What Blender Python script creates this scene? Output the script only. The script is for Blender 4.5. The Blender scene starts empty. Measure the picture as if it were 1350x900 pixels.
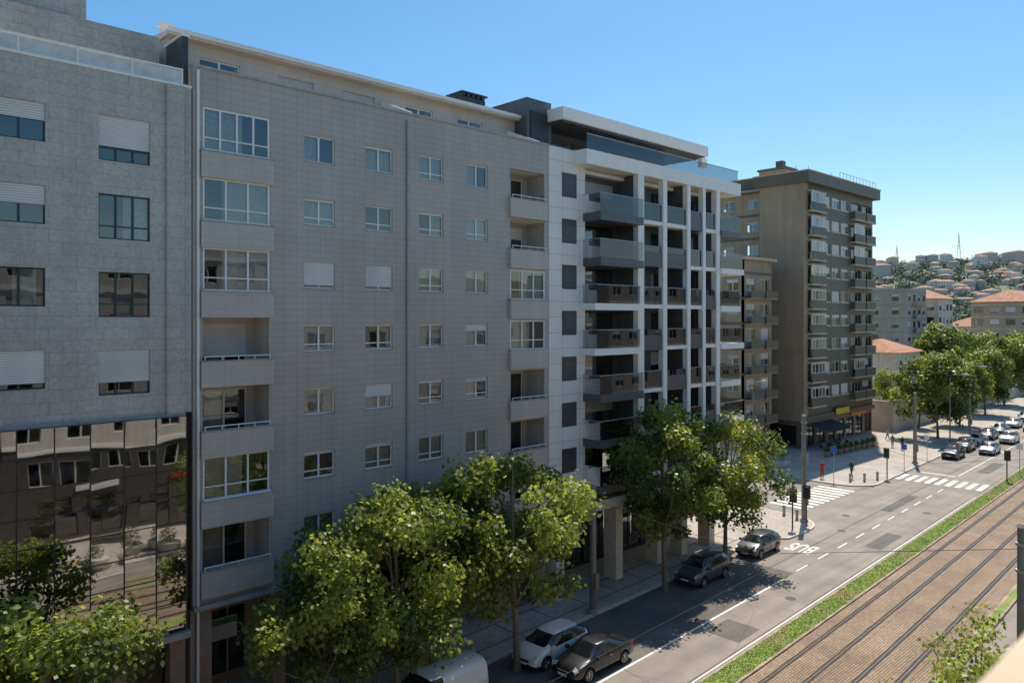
import bpy, bmesh, math, random
from mathutils import Vector, Matrix, noise
random.seed(7)
scene = bpy.context.scene
R = math.radians

# ---------------------------------------------------------------- materials
_m = {}
def _base(name):
    m = bpy.data.materials.new(name); m.use_nodes = True
    nt = m.node_tree; b = nt.nodes['Principled BSDF']
    return m, nt, b
def rgb(c): return (c[0], c[1], c[2], 1)
def mixcol(nt, fac, a, b, blend='MIX'):
    n = nt.nodes.new('ShaderNodeMix'); n.data_type = 'RGBA'; n.blend_type = blend
    for sock, v in ((0, fac), (6, a), (7, b)):
        if hasattr(v, 'is_output') or isinstance(v, bpy.types.NodeSocket): nt.links.new(v, n.inputs[sock])
        else: n.inputs[sock].default_value = v if sock == 0 else rgb(v)
    return n.outputs[2]
def noise_out(nt, scale, detail=4, rough=.6, vec=None):
    n = nt.nodes.new('ShaderNodeTexNoise'); n.inputs['Scale'].default_value = scale
    n.inputs['Detail'].default_value = detail; n.inputs['Roughness'].default_value = rough
    if vec is None:
        tc = nt.nodes.new('ShaderNodeTexCoord'); vec = tc.outputs['Object']
    nt.links.new(vec, n.inputs['Vector'])
    return n.outputs['Fac']
def contrast(nt, s, lo=.35, hi=.65, a=0, b=1):
    r = nt.nodes.new('ShaderNodeMapRange'); nt.links.new(s, r.inputs[0])
    for i, v in enumerate((lo, hi, a, b)): r.inputs[i+1].default_value = v
    return r.outputs[0]
def streakvec(nt, sx, sz):
    tc = nt.nodes.new('ShaderNodeTexCoord'); mp = nt.nodes.new('ShaderNodeMapping')
    mp.inputs['Scale'].default_value = (sx, sx, sz); nt.links.new(tc.outputs['Object'], mp.inputs[0])
    return mp.outputs[0]
def bump(nt, b, h, strength, dist=.02):
    n = nt.nodes.new('ShaderNodeBump'); n.inputs['Strength'].default_value = strength
    n.inputs['Distance'].default_value = dist
    nt.links.new(h, n.inputs['Height']); nt.links.new(n.outputs[0], b.inputs['Normal'])
def mul(c, k): return tuple(min(1, x*k) for x in c)

def M(name, col, rough=.6, metal=0, var=.12, scale=2.5, bmp=0, bscale=30, streak=0, coat=0, spec=.5):
    if name in _m: return _m[name]
    m, nt, b = _base(name)
    c = mixcol(nt, contrast(nt, noise_out(nt, scale, 6)), mul(col, 1-var), mul(col, 1+var))
    if streak:
        s = contrast(nt, noise_out(nt, 1, 5, .65, streakvec(nt, 1.6, .12)), .4, .75, 1-streak, 1)
        c = mixcol(nt, 1.0, c, s, 'MULTIPLY')
    nt.links.new(c, b.inputs['Base Color'])
    b.inputs['Roughness'].default_value = rough; b.inputs['Metallic'].default_value = metal
    b.inputs['Specular IOR Level'].default_value = spec
    if coat: b.inputs['Coat Weight'].default_value = coat; b.inputs['Coat Roughness'].default_value = .04
    if bmp: bump(nt, b, noise_out(nt, bscale, 3), bmp)
    _m[name] = m; return m

def tile(name, c1, c2, mortar, w, h, ms, rough=.5, offset=0, horiz=False, streak=.12, speck=0, speckscale=25, bmp=.3, patch=.12, patchscale=.3):
    if name in _m: return _m[name]
    m, nt, b = _base(name)
    tc = nt.nodes.new('ShaderNodeTexCoord')
    if horiz: vec = tc.outputs['Object']
    else:
        sx = nt.nodes.new('ShaderNodeSeparateXYZ'); nt.links.new(tc.outputs['Object'], sx.inputs[0])
        ad = nt.nodes.new('ShaderNodeMath'); ad.operation = 'ADD'
        nt.links.new(sx.outputs[0], ad.inputs[0]); nt.links.new(sx.outputs[1], ad.inputs[1])
        cb = nt.nodes.new('ShaderNodeCombineXYZ'); nt.links.new(ad.outputs[0], cb.inputs[0]); nt.links.new(sx.outputs[2], cb.inputs[1])
        vec = cb.outputs[0]
    br = nt.nodes.new('ShaderNodeTexBrick'); br.offset = offset; br.squash = 1
    nt.links.new(vec, br.inputs['Vector'])
    br.inputs['Scale'].default_value = 1; br.inputs['Brick Width'].default_value = w
    br.inputs['Row Height'].default_value = h; br.inputs['Mortar Size'].default_value = ms
    br.inputs['Color1'].default_value = rgb(c1); br.inputs['Color2'].default_value = rgb(c2)
    br.inputs['Mortar'].default_value = rgb(mortar)
    c = br.outputs['Color']
    c = mixcol(nt, 1.0, c, contrast(nt, noise_out(nt, patchscale, 5), .35, .65, 1-patch, 1), 'MULTIPLY')
    if speck: c = mixcol(nt, 1.0, c, contrast(nt, noise_out(nt, speckscale, 3), .35, .65, 1-speck, 1), 'MULTIPLY')
    if streak: c = mixcol(nt, 1.0, c, contrast(nt, noise_out(nt, 1, 5, .65, streakvec(nt, 1.3, .1)), .4, .75, 1-streak, 1), 'MULTIPLY')
    nt.links.new(c, b.inputs['Base Color']); b.inputs['Roughness'].default_value = rough
    if bmp:
        inv = nt.nodes.new('ShaderNodeMath'); inv.operation = 'SUBTRACT'; inv.inputs[0].default_value = 1
        nt.links.new(br.outputs['Fac'], inv.inputs[1]); bump(nt, b, inv.outputs[0], bmp, .01)
    _m[name] = m; return m

def glassmat(name, tint, refl=1.0, ior=1.6, wav=.02, base=.1):
    if name in _m: return _m[name]
    m, nt, b = _base(name); nt.nodes.remove(b)
    out = nt.nodes['Material Output']
    tr = nt.nodes.new('ShaderNodeBsdfTransparent'); tr.inputs[0].default_value = rgb(tint)
    gl = nt.nodes.new('ShaderNodeBsdfGlossy'); gl.inputs['Roughness'].default_value = .01; gl.inputs[0].default_value = (refl, refl, refl, 1)
    fr = nt.nodes.new('ShaderNodeFresnel'); fr.inputs[0].default_value = ior
    bp = nt.nodes.new('ShaderNodeBump'); bp.inputs['Strength'].default_value = wav; bp.inputs['Distance'].default_value = .2
    nt.links.new(noise_out(nt, .9, 1), bp.inputs['Height']); nt.links.new(bp.outputs[0], gl.inputs['Normal'])
    mx = nt.nodes.new('ShaderNodeMixShader')
    nt.links.new(contrast(nt, fr.outputs[0], 0, 1, base, 1), mx.inputs[0]); nt.links.new(tr.outputs[0], mx.inputs[1]); nt.links.new(gl.outputs[0], mx.inputs[2])
    nt.links.new(mx.outputs[0], out.inputs[0])
    _m[name] = m; return m

def leafmat(name, col, tr):
    m, nt, b = _base(name)
    out = nt.nodes['Material Output']
    c = mixcol(nt, contrast(nt, noise_out(nt, .9, 3)), mul(col, .75), mul(col, 1.25))
    nt.links.new(c, b.inputs['Base Color']); b.inputs['Roughness'].default_value = .42
    t = nt.nodes.new('ShaderNodeBsdfTranslucent'); t.inputs[0].default_value = rgb(tr)
    mx = nt.nodes.new('ShaderNodeMixShader'); mx.inputs[0].default_value = .42
    nt.links.new(b.outputs[0], mx.inputs[1]); nt.links.new(t.outputs[0], mx.inputs[2]); nt.links.new(mx.outputs[0], out.inputs[0])
    return m

def slats(name, col, period=.09):
    if name in _m: return _m[name]
    m, nt, b = _base(name)
    tc = nt.nodes.new('ShaderNodeTexCoord'); w = nt.nodes.new('ShaderNodeTexWave')
    w.bands_direction = 'Z'; w.inputs['Scale'].default_value = .314/period
    nt.links.new(tc.outputs['Object'], w.inputs[0])
    c = mixcol(nt, w.outputs[1], mul(col, .62), col)
    c = mixcol(nt, 1.0, c, contrast(nt, noise_out(nt, .35, 2), .35, .65, .8, 1), 'MULTIPLY')
    nt.links.new(c, b.inputs['Base Color']); b.inputs['Roughness'].default_value = .5
    _m[name] = m; return m

GT = tile('grey_ceramic_tile', (.555,.472,.40), (.53,.452,.383), (.40,.34,.287), .60, .30, .012, rough=.38, streak=.10)
GT2 = tile('grey_ceramic_spandrel', (.64,.55,.465), (.62,.53,.45), (.50,.43,.365), .60, .30, .010, rough=.38, streak=.12)
GRAN = tile('granite_slab', (.70,.625,.54), (.64,.575,.50), (.45,.405,.35), .9, .45, .010, speck=.20, speckscale=7, offset=.5, streak=.15, patch=.15)
WHT = tile('white_panel', (.92,.865,.79), (.88,.83,.76), (.52,.49,.44), 1.6, .95, .016, rough=.35, streak=.05, patch=.05)
WHP = M('white_paint', (.90,.855,.78), .45, var=.03)
FRW = M('white_window_frame', (.86,.83,.77), .35, var=.03)
FRG = M('green_window_frame', (.02,.05,.04), .35, var=.1)
FRD = M('dark_window_frame', (.035,.037,.040), .4, var=.1)
SLATE = tile('slate_cladding', (.13,.128,.126), (.11,.108,.107), (.05,.05,.05), 1.2, .6, .012, rough=.35, streak=.05)
DKM = M('dark_metal', (.06,.06,.063), .4, .3)
MTL = M('galvanised_metal', (.42,.40,.37), .5, .3, var=.15)
ROOFM = M('metal_roof', (.62,.56,.48), .5, .1, var=.08)
GLS = glassmat('window_glass', (.74,.76,.74))
GLB = glassmat('balcony_glass', (.34,.38,.38), .8, 1.5, 0.0, .07)
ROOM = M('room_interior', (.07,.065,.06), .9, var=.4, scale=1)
CURT = M('curtain', (.70,.66,.59), .9, var=.15, scale=9)
CURT2 = M('curtain_beige', (.55,.45,.33), .9, var=.2, scale=9)
BLW = slats('white_shutter', (.90,.85,.77))
BLG = slats('grey_shutter', (.62,.59,.54))
CONC = M('concrete', (.45,.415,.37), .8, var=.15, bmp=.2, streak=.2)
BRN = M('brown_stone', (.34,.225,.165), .5, var=.15)
BLACK = M('black_rubber', (.015,.015,.016), .7, var=.2)

def mirror_glass():
    m, nt, b = _base('curtain_wall_glass')
    b.inputs['Base Color'].default_value = (.42,.415,.41,1); b.inputs['Metallic'].default_value = 1; b.inputs['Roughness'].default_value = .02
    bump(nt, b, noise_out(nt, .55, 0), .03, .3); return m
MIR = mirror_glass()

# ---------------------------------------------------------------- builder
class B:
    def __init__(s, name): s.name = name; s.p = {}; s.M = Matrix.Identity(4)
    def _g(s, p, m):
        return s.p.setdefault((p, m.name), ([], [], m))
    def add(s, p, m, vs, fs):
        V, F, _ = s._g(p, m); o = len(V)
        V.extend([tuple(s.M @ Vector(v)) for v in vs]); F.extend([tuple(o+i for i in f) for f in fs])
    def box(s, p, m, x0, x1, y0, y1, z0, z1):
        s.add(p, m, [(x0,y0,z0),(x1,y0,z0),(x1,y1,z0),(x0,y1,z0),(x0,y0,z1),(x1,y0,z1),(x1,y1,z1),(x0,y1,z1)],
              [(0,3,2,1),(4,5,6,7),(0,1,5,4),(1,2,6,5),(2,3,7,6),(3,0,4,7)])
    def quad(s, p, m, pts): s.add(p, m, pts, [tuple(range(len(pts)))])
    def tube(s, p, m, pts, rs, n=8, cap=True):
        pts = [Vector(q) for q in pts]
        if not hasattr(rs, '__len__'): rs = [rs]*len(pts)
        vs = []; fs = []
        for i, q in enumerate(pts):
            d = (pts[min(i+1, len(pts)-1)] - pts[max(i-1, 0)])
            if d.length < 1e-6: d = Vector((0,0,1))
            d.normalize()
            a = d.orthogonal().normalized() if abs(d.z) < .95 else Vector((1,0,0))
            a = (a - d*a.dot(d)).normalized(); b = d.cross(a)
            for k in range(n):
                t = 2*math.pi*k/n; vs.append(q + (a*math.cos(t) + b*math.sin(t))*rs[i])
        for i in range(len(pts)-1):
            for k in range(n):
                k2 = (k+1) % n; fs.append((i*n+k, i*n+k2, (i+1)*n+k2, (i+1)*n+k))
        if cap: fs.append(tuple(range(n))[::-1]); fs.append(tuple((len(pts)-1)*n+k for k in range(n)))
        s.add(p, m, vs, fs)
    def done(s, loc=(0,0,0), rz=0, smooth=()):
        keys = list(s.p.keys())
        single = len(keys) == 1
        par = None
        if not single:
            par = bpy.data.objects.new(s.name, None); par.empty_display_size = .5
            scene.collection.objects.link(par)
        for (p, mn) in keys:
            V, F, m = s.p[(p, mn)]
            me = bpy.data.meshes.new(p); me.from_pydata(V, [], F); me.materials.append(m); me.update()
            if p in smooth: me.polygons.foreach_set('use_smooth', [True]*len(me.polygons))
            o = bpy.data.objects.new(s.name if single else p, me); scene.collection.objects.link(o)
            if par: o.parent = par
            else: par = o
        par.location = loc; par.rotation_euler = (0, 0, rz)
        return par

def wall(b, p, m, x0, x1, z0, z1, y0, y1, ops):
    xs = sorted({x0, x1} | {min(max(v, x0), x1) for o in ops for v in o[:2]})
    zs = sorted({z0, z1} | {min(max(v, z0), z1) for o in ops for v in o[2:4]})
    for j in range(len(zs)-1):
        zc = (zs[j]+zs[j+1])/2; start = None
        for i in range(len(xs)-1):
            xc = (xs[i]+xs[i+1])/2
            solid = not any(o[0] < xc < o[1] and o[2] < zc < o[3] for o in ops)
            if solid and start is None: start = xs[i]
            if not solid and start is not None: b.box(p, m, start, xs[i], y0, y1, zs[j], zs[j+1]); start = None
        if start is not None: b.box(p, m, start, xs[-1], y0, y1, zs[j], zs[j+1])

def window(b, x0, x1, z0, z1, y, fm=None, n=2, blind=0., bm=None, curtain=None, sill=True, room=True, fw=.055, rail=None, glass=None):
    fm = fm or FRW; bm = bm or BLW
    ya, yb = y+.10, y+.17
    b.box('window_frames', fm, x0, x0+fw, ya, yb, z0, z1); b.box('window_frames', fm, x1-fw, x1, ya, yb, z0, z1)
    b.box('window_frames', fm, x0+fw, x1-fw, ya, yb, z0, z0+fw); b.box('window_frames', fm, x0+fw, x1-fw, ya, yb, z1-fw, z1)
    for i in range(1, n):
        xc = x0 + (x1-x0)*i/n; b.box('window_frames', fm, xc-.04, xc+.04, ya, yb, z0+fw, z1-fw)
    if rail:
        b.box('window_frames', fm, x0+fw, x1-fw, ya-.004, yb+.004, z0+rail-.025, z0+rail+.025)
    b.quad('window_panes', glass or GLS, [(x0+fw, y+.135, z0+fw), (x1-fw, y+.135, z0+fw), (x1-fw, y+.135, z1-fw), (x0+fw, y+.135, z1-fw)])
    if blind > 0: b.box('roller_shutters', bm, x0+.01, x1-.01, y+.06, y+.085, z1-(z1-z0)*blind, z1-.005)
    if curtain:
        for (a, c) in curtain[1]:
            w = x1-x0; b.quad('curtains', curtain[0], [(x0+w*a, y+.26, z0), (x0+w*c, y+.26, z0), (x0+w*c, y+.26, z1), (x0+w*a, y+.26, z1)])
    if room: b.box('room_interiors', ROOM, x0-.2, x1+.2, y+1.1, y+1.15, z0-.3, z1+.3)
    if sill: b.box('window_sills', CONC, x0-.03, x1+.03, y-.03, y+.10, z0-.045, z0-.003)

# ================================================================= GREY APARTMENT BUILDING
YF = 31.6
g = B('apartment_building')
GX0, GX1 = 11.8, 32.78
ops = []; wins = []
cols = [(16.78,18.36), (20.03,21.60), (23.22,24.80), (26.36,27.92)]
blinds = [[.0,.12,.0,0],[.1,0,.12,.0],[.88,.86,.0,0],[0,0,.0,.3],[.0,.5,.1,.2],[.12,.15,0,.0],[0,0,0,0]]
rw = random.Random(3)
for k in range(7):
    h = 25.4 - 2.9*k
    for i, (a, c) in enumerate(cols):
        ops.append((a, c, h-1.2, h)); wins.append((a, c, h-1.2, h, k, i))
bal1 = (12.2, 15.1); bal2 = (29.62, 32.42)
t1 = ['g','g','g','o','o','g','o']; t2 = ['o','o','g','g','o','o','o']
for k in range(7):
    h1 = 25.75-2.9*k; ops.append((bal1[0], bal1[1], h1-1.8, h1))
    h2 = 25.6-2.9*k; ops.append((bal2[0], bal2[1], h2-1.7, h2))
wall(g, 'walls', GT, GX0, GX1, 5.2, 27.35, YF, YF+.25, ops)
for (a, c, z0, z1, k, i) in wins:
    r = rw.random(); cu = None
    if r < .25: cu = (CURT, [(0, .48)])
    elif r < .8: cu = (CURT, [(0, 1)])
    elif r < .9: cu = (CURT2, [(.55, 1)])
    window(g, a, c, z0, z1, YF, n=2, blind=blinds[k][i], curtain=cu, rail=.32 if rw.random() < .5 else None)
def balcony(a, c, z0, z1, typ, k):
    g.box('balcony_parapets', GT2, a-.12, c+.12, YF-.22, YF-.003, z0-1.1, z0-.04)
    g.box('balcony_caps', CONC, a-.14, c+.14, YF-.25, YF+.08, z0-.04, z0+.01)
    if typ == 'g':
        window(g, a, c, z0+.01, z1, YF-.12, n=3 if k else 4, rail=.55, sill=False, curtain=(CURT, rw.choice([[(0,.3),(.66,1)],[(0,.6)],[(.3,1)]])), fw=.07)
        g.box('balcony_glazing_base', FRW, a, c, YF-.17, YF-.10, z0+.015, z0+.07)
    else:
        yb = YF+1.5
        d0, d1 = a+.5, c-.35
        wall(g, 'recess_walls', GT2, a-.05, c+.05, z0-1.0, z1+.2, yb, yb+.15, [(d0, d1, z0-.9, z1-.25)])
        window(g, d0, d1, z0-.9, z1-.25, yb-.05, n=2, blind=rw.choice([0,.3,.6,0]), sill=False, curtain=(CURT, [(0, .5)]))
        g.box('recess_walls', GT2, a-.15, a, YF+.25, yb, z0-1.0, z1+.2); g.box('recess_walls', GT2, c, c+.15, YF+.25, yb, z0-1.0, z1+.2)
        g.box('recess_slabs', CONC, a-.15, c+.15, YF+.25, yb, z0-1.1, z0-1.003); g.box('recess_slabs', WHP, a-.15, c+.15, YF+.25, yb, z1+.003, z1+.1)
        g.box('railings', FRW, a, c, YF-.20, YF-.16, z0+.16, z0+.20)
        for i in range(5):
            x = a+.02+(c-a-.06)*i/4; g.box('railings', FRW, x, x+.03, YF-.195, YF-.165, z0+.01, z0+.16)
for k in range(7):
    h1 = 25.75-2.9*k; balcony(bal1[0], bal1[1], h1-1.8, h1, t1[k], k)
    h2 = 25.6-2.9*k; balcony(bal2[0], bal2[1], h2-1.7, h2, t2[k], k)
g.box('parapet_cap', MTL, GX0-.02, GX1, YF-.06, YF+.32, 27.35, 27.45)
g.box('soffit', CONC, GX0, GX1, YF-.2, YF+3.2, 5.0, 5.197)
g.box('roof_slab', CONC, GX0, GX1, YF+.25, YF+15, 26.4, 26.6)
g.box('side_walls', GT, GX0, GX0+.25, YF+.25, YF+15, 0, 26.4); g.box('side_walls', GT, GX1-.25, GX1, YF+.25, YF+15, 0, 26.4)
g.box('rear_wall', GT, GX0+.25, GX1-.25, YF+14.8, YF+15, 0, 26.4)
po = [(x, x+1.9, 26.75, 28.8) for x in (13.2, 17.0, 20.6, 24.5, 28.2)]
wall(g, 'penthouse_walls', GT2, GX0, GX1+.1, 26.6, 29.35, YF+3.0, YF+3.2, po)
for o in po: window(g, *o, YF+3.0, n=2, blind=rw.choice([0,.3,0,.5]), bm=BLG, sill=False)
g.box('penthouse_walls', GT2, GX0, GX0+.2, YF+3.2, YF+13, 26.6, 29.35); g.box('penthouse_walls', GT2, GX1-.1, GX1+.1, YF+3.2, YF+13, 26.6, 29.35)
g.box('penthouse_roof', ROOFM, GX0-.1, GX1+.5, YF+2.5, YF+13.3, 29.35, 29.58)
g.box('roof_gutter', FRW, GX0-.12, GX1+.52, YF+2.38, YF+2.497, 29.45, 29.64)
g.add('penthouse_roof', ROOFM, [(GX0,YF+2.6,29.585),(GX1+.4,YF+2.6,29.585),(GX1+.4,YF+8,30.3),(GX0,YF+8,30.3),(GX0,YF+13,29.585),(GX1+.4,YF+13,29.585)], [(0,1,2,3),(3,2,5,4),(0,3,4),(1,5,2)])
for x in (12.9, 16.6, 19.2, 23.4, 25.8):
    g.box('chimney_pots', CONC, x, x+.35, YF+4.6, YF+5, 29.8, 30.15); g.box('chimney_pots', ROOFM, x-.07, x+.42, YF+4.53, YF+5.07, 30.153, 30.22)
g.box('chimney_pots', WHP, 12.0, 12.45, YF+4.2, YF+4.6, 29.7, 30.3); g.box('chimney_pots', WHP, 11.93, 12.52, YF+4.13, YF+4.67, 30.303, 30.4)
g.box('roof_extractor', DKM, 31.0, 33.0, YF+6, YF+7.4, 30, 31.3)
for i in range(5): g.box('roof_extractor', FRD, 30.95+i*.42, 31.2+i*.42, YF+5.9, YF+7.5, 31.303, 31.5)
g.box('roof_extractor', FRD, 30.9, 33.1, YF+5.85, YF+7.55, 31.503, 31.6)
for x in (22.9, 32.2):
    g.add('terrace_dividers', WHP, [(x,YF+.3,26.6),(x,YF+3,26.6),(x,YF+3,28.7),(x,YF+.3,27.6),(x+.12,YF+.3,26.6),(x+.12,YF+3,26.6),(x+.12,YF+3,28.7),(x+.12,YF+.3,27.6)],
          [(0,1,2,3),(7,6,5,4),(0,3,7,4),(3,2,6,7),(1,5,6,2)])
for x in (22.5,):
    g.tube('drain_pipe', MTL, [(x, YF-.08, 5.2), (x, YF-.08, 27.0)], .085, 8)
    for z in range(6, 27, 3): g.box('drain_pipe', MTL, x-.1, x+.1, YF-.1, YF-.003, z, z+.06)
g.tube('drain_pipe_end', FRW, [(11.98, YF-.1, .2), (11.98, YF-.1, 27.2)], .06, 8)
for x in (12.3, 15.6, 18.9, 22.2, 25.5, 28.8, 32.1):
    g.box('arcade_columns', BRN, x-.3, x+.3, YF+.05, YF+.65, .12, 4.997)
ao = [(12.9+i*3.3, 15.5+i*3.3, .5, 3.6) for i in range(6)]
wall(g, 'shop_walls', BRN, GX0, GX1, .12, 4.997, YF+3.2, YF+3.4, ao)
for i, o in enumerate(ao):
    window(g, *o, YF+3.2, fm=MTL, n=3, sill=False, curtain=(CURT, [(0,.2)]) if i % 2 else None)
g.box('shop_sign', M('shop_sign_white', (.7,.7,.68), .5), 13.2, 15.0, YF+3.1, YF+3.19, 2.2, 3.2)
g.box('shop_sign_band', M('shop_green', (.05,.25,.12), .5), 13.2, 15.0, YF+3.06, YF+3.097, 2.9, 3.15)
g.done()

# ================================================================= GRANITE BUILDING
l = B('apartment_building')
LX0, LX1 = -14, 11.45
c1 = [(4.1,6.55), (-3.2,-.8), (-10,-7.6)]; c2 = [(8.3,10.15), (1.2,3.0), (-6.3,-4.5)]
ops = []
for k in range(4):
    h = 24.8-2.98*k
    for a, c in c1: ops.append((a, c, h-1.4, h))
    for a, c in c2: ops.append((a, c, h-1.78, h-.06))
wall(l, 'walls', GRAN, LX0, LX1+.3, 13.2, 26.4, YF, YF+.3, ops)
bl1 = [.45,.5,0,.85]; bl2 = [.68,0,0,.72]
for k in range(4):
    h = 24.8-2.98*k
    for a, c in c1: window(l, a, c, h-1.4, h, YF, fm=FRG, n=3, blind=bl1[k], sill=False, curtain=(CURT, [(0,.25),(.6,.9)]) if k == 2 else None)
    for a, c in c2: window(l, a, c, h-1.78, h-.06, YF, fm=FRG, n=3, blind=bl2[k], sill=False, rail=.5, curtain=(CURT, [(.5,1)]) if k == 1 else None)
l.box('pilaster', GRAN, 10.75, 11.4, YF-.14, YF-.003, 13.2, 26.4)
l.box('string_course', CONC, LX0, LX1, YF-.2, YF-.003, 13.02, 13.197)
l.box('parapet_cap', WHP, LX0, LX1+.3, YF-.05, YF+.35, 26.4, 26.5)
for i in range(14): l.box('terrace_railing', WHP, LX1-1.9*i-.06, LX1-1.9*i, YF+.1, YF+.16, 26.5, 27.1)
l.box('terrace_railing', WHP, LX0, LX1, YF+.08, YF+.18, 27.1, 27.16)
l.quad('terrace_glass', M('frosted_panel', (.66,.64,.60), .4), [(LX0,YF+.13,26.52),(LX1,YF+.13,26.52),(LX1,YF+.13,27.08),(LX0,YF+.13,27.08)])
l.box('roof_slab', CONC, LX0, LX1, YF+.3, YF+15, 25.9, 26.1)
l.box('penthouse', GRAN, LX0, LX1-.1, YF+2.6, YF+13, 26.1, 29.1)
l.box('stair_tower', GRAN, LX0, 8.6, YF+2.9, YF+9, 29.103, 30.6); l.box('stair_tower_cap', MTL, LX0, 8.7, YF+2.8, YF+9.1, 30.603, 30.7)
l.box('end_panel', DKM, 11.5, 11.75, YF+.35, YF+2.2, 26.4, 28.6); l.box('end_panel_cap', WHP, 11.45, 11.8, YF+.3, YF+2.3, 28.603, 28.7)
l.box('side_walls', GRAN, LX0, LX0+.3, YF+.3, YF+15, 0, 25.9); l.box('rear_wall', GRAN, LX0+.3, LX1, YF+14.8, YF+15, 0, 25.9)
rg = random.Random(5)
px = 1.17; pz = 1.06
n = int((LX1-LX0)/px)
for i in range(n):
    for j in range(8):
        xa = LX1-(i+1)*px+.02; xb = LX1-i*px-.02; za = 4.6+j*pz+.02; zb = 4.6+(j+1)*pz-.02
        d = [rg.uniform(-.008,.008) for _ in range(2)]
        l.quad('curtain_wall_panes', MIR, [(xa,YF-.3,za),(xb,YF-.3+d[0],za),(xb,YF-.3+d[0]+d[1],zb),(xa,YF-.3+d[1],zb)])
for i in range(n+1): l.box('curtain_wall_mullions', FRD, LX1-i*px-.02, LX1-i*px+.02, YF-.33, YF-.27, 4.6, 13.0)
for j in range(9): l.box('curtain_wall_transoms', FRD, LX0, LX1, YF-.325, YF-.275, 4.585+j*pz, 4.615+j*pz)
l.box('curtain_wall_back', DKM, LX0, LX1, YF-.2, YF, 4.45, 13.0)
l.box('canopy_edge', MTL, LX0, LX1+.1, YF-.5, YF+.1, 4.2, 4.447)
l.box('soffit', CONC, LX0, LX1, YF+.1, YF+3.4, 4.2, 4.4)
for x in (-8, -4.6, -1.2, 2.2, 5.6, 9.0, 11.2): l.box('arcade_columns', BRN, x-.3, x+.3, YF, YF+.6, .12, 4.197)
ao = [(-13+i*3.4, -10.2+i*3.4, .5, 3.4) for i in range(7)]
wall(l, 'shop_walls', BRN, LX0, LX1+.3, .12, 4.197, YF+3.4, YF+3.6, ao)
for o in ao: window(l, *o, YF+3.4, fm=MTL, n=2, sill=False)
l.done()

# ================================================================= WHITE APARTMENT BUILDING
w = B('apartment_building')
WX0, WX1 = 32.82, 50.3
F0 = [23.6-2.82*k for k in range(7)]
YW = YF
ops = [(33.95, 35.35, f+.85, f+2.35) for f in F0]
wall(w, 'white_walls', WHT, WX0, 36.1, 5.6, 27.4, YW, YW+.3, ops)
for i, o in enumerate(ops):
    w.box('window_shutters', SLATE, o[0], o[1], YW+.07, YW+.1, o[2], o[3])
    for a in range(1, 14): w.box('shutter_slats', FRD, o[0]+.02, o[1]-.02, YW+.055, YW+.067, o[2]+a*.107, o[2]+a*.107+.03)
YB = YW+.9
bays = [(36.1, 40.55), (41.15, 43.2), (43.75, 46.1), (46.6, 48.0), (48.4, 49.8)]
for k, f in enumerate(F0):
    w.box('floor_slabs', SLATE, 36.1, 50.0, YW+.02, YB+.3, f-.25, f)
    oo = [(36.9, 40.0, f+.06, f+2.3), (41.5, 43.0, f+.06, f+2.3), (44.2, 45.9, f+.06, f+2.3), (47.0, 49.6, f+.06, f+2.3)]
    wall(w, 'recess_walls', SLATE, 36.1, 50.0, f+.003, f+2.567, YB, YB+.25, oo)
    for j, o in enumerate(oo):
        window(w, *o, YB, fm=FRD, n=2, sill=False, curtain=(CURT, [(0,.4)]) if (k+j) % 4 == 0 else None, blind=.0 if (k*2+j) % 5 else .4, bm=BLG)
w.box('roof_slab', WHP, WX0, 50.0, YW+.3, YW+15, 26.2, 26.45)
YP = 30.6
w.box('white_frame', WHP, 35.1, 53.2, YP, YW+.6, 26.5, 27.4)
for (a, c) in [(40.3,40.95),(43.1,43.55),(46.0,46.4),(48.0,48.35)]:
    w.box('white_frame', WHP, a, c, YP+.05, YP+.45, 5.6, 26.497)
w.box('partition_walls', SLATE, 40.4, 40.85, YP+.453, YB, 5.6, 26.49); w.box('partition_walls', SLATE, 46.1, 46.3, YP+.453, YB, 5.6, 26.49)
w.box('white_frame', WHP, 49.8, 50.3, YP+.05, YP+.5, 5.6, 26.497); w.box('end_return', SLATE, 49.85, 50.25, YP+.503, YW+15, 5.6, 26.49)
w.box('base_band', WHP, WX0, 53.0, YP+.2, YW+3, 5.0, 5.597)
for k, f in enumerate(F0):
    white = k in (2, 3)
    y0 = YP-.45 if not white else YP-.2
    zs = .5 if not white else .42
    xa, xb = 35.9, 40.25
    w.box('balcony_slab_white' if white else 'balcony_slab_dark', WHP if white else SLATE, xa-(.25 if white else 0), xb, y0, YW-.003, f-zs, f)
    w.quad('balcony_glass', GLB, [(xa,y0+.05,f+.02),(xb,y0+.05,f+.02),(xb,y0+.05,f+1.15),(xa,y0+.05,f+1.15)])
    w.quad('balcony_glass', GLB, [(xa,y0+.05,f+.02),(xa,YW,f+.02),(xa,YW,f+1.15),(xa,y0+.05,f+1.15)])
    w.box('balcony_handrail', MTL, xa-.02, xb, y0+.03, y0+.08, f+1.15, f+1.19); w.box('balcony_handrail', MTL, xa-.02, xa+.02, y0+.08, YW, f+1.15, f+1.19)
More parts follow.
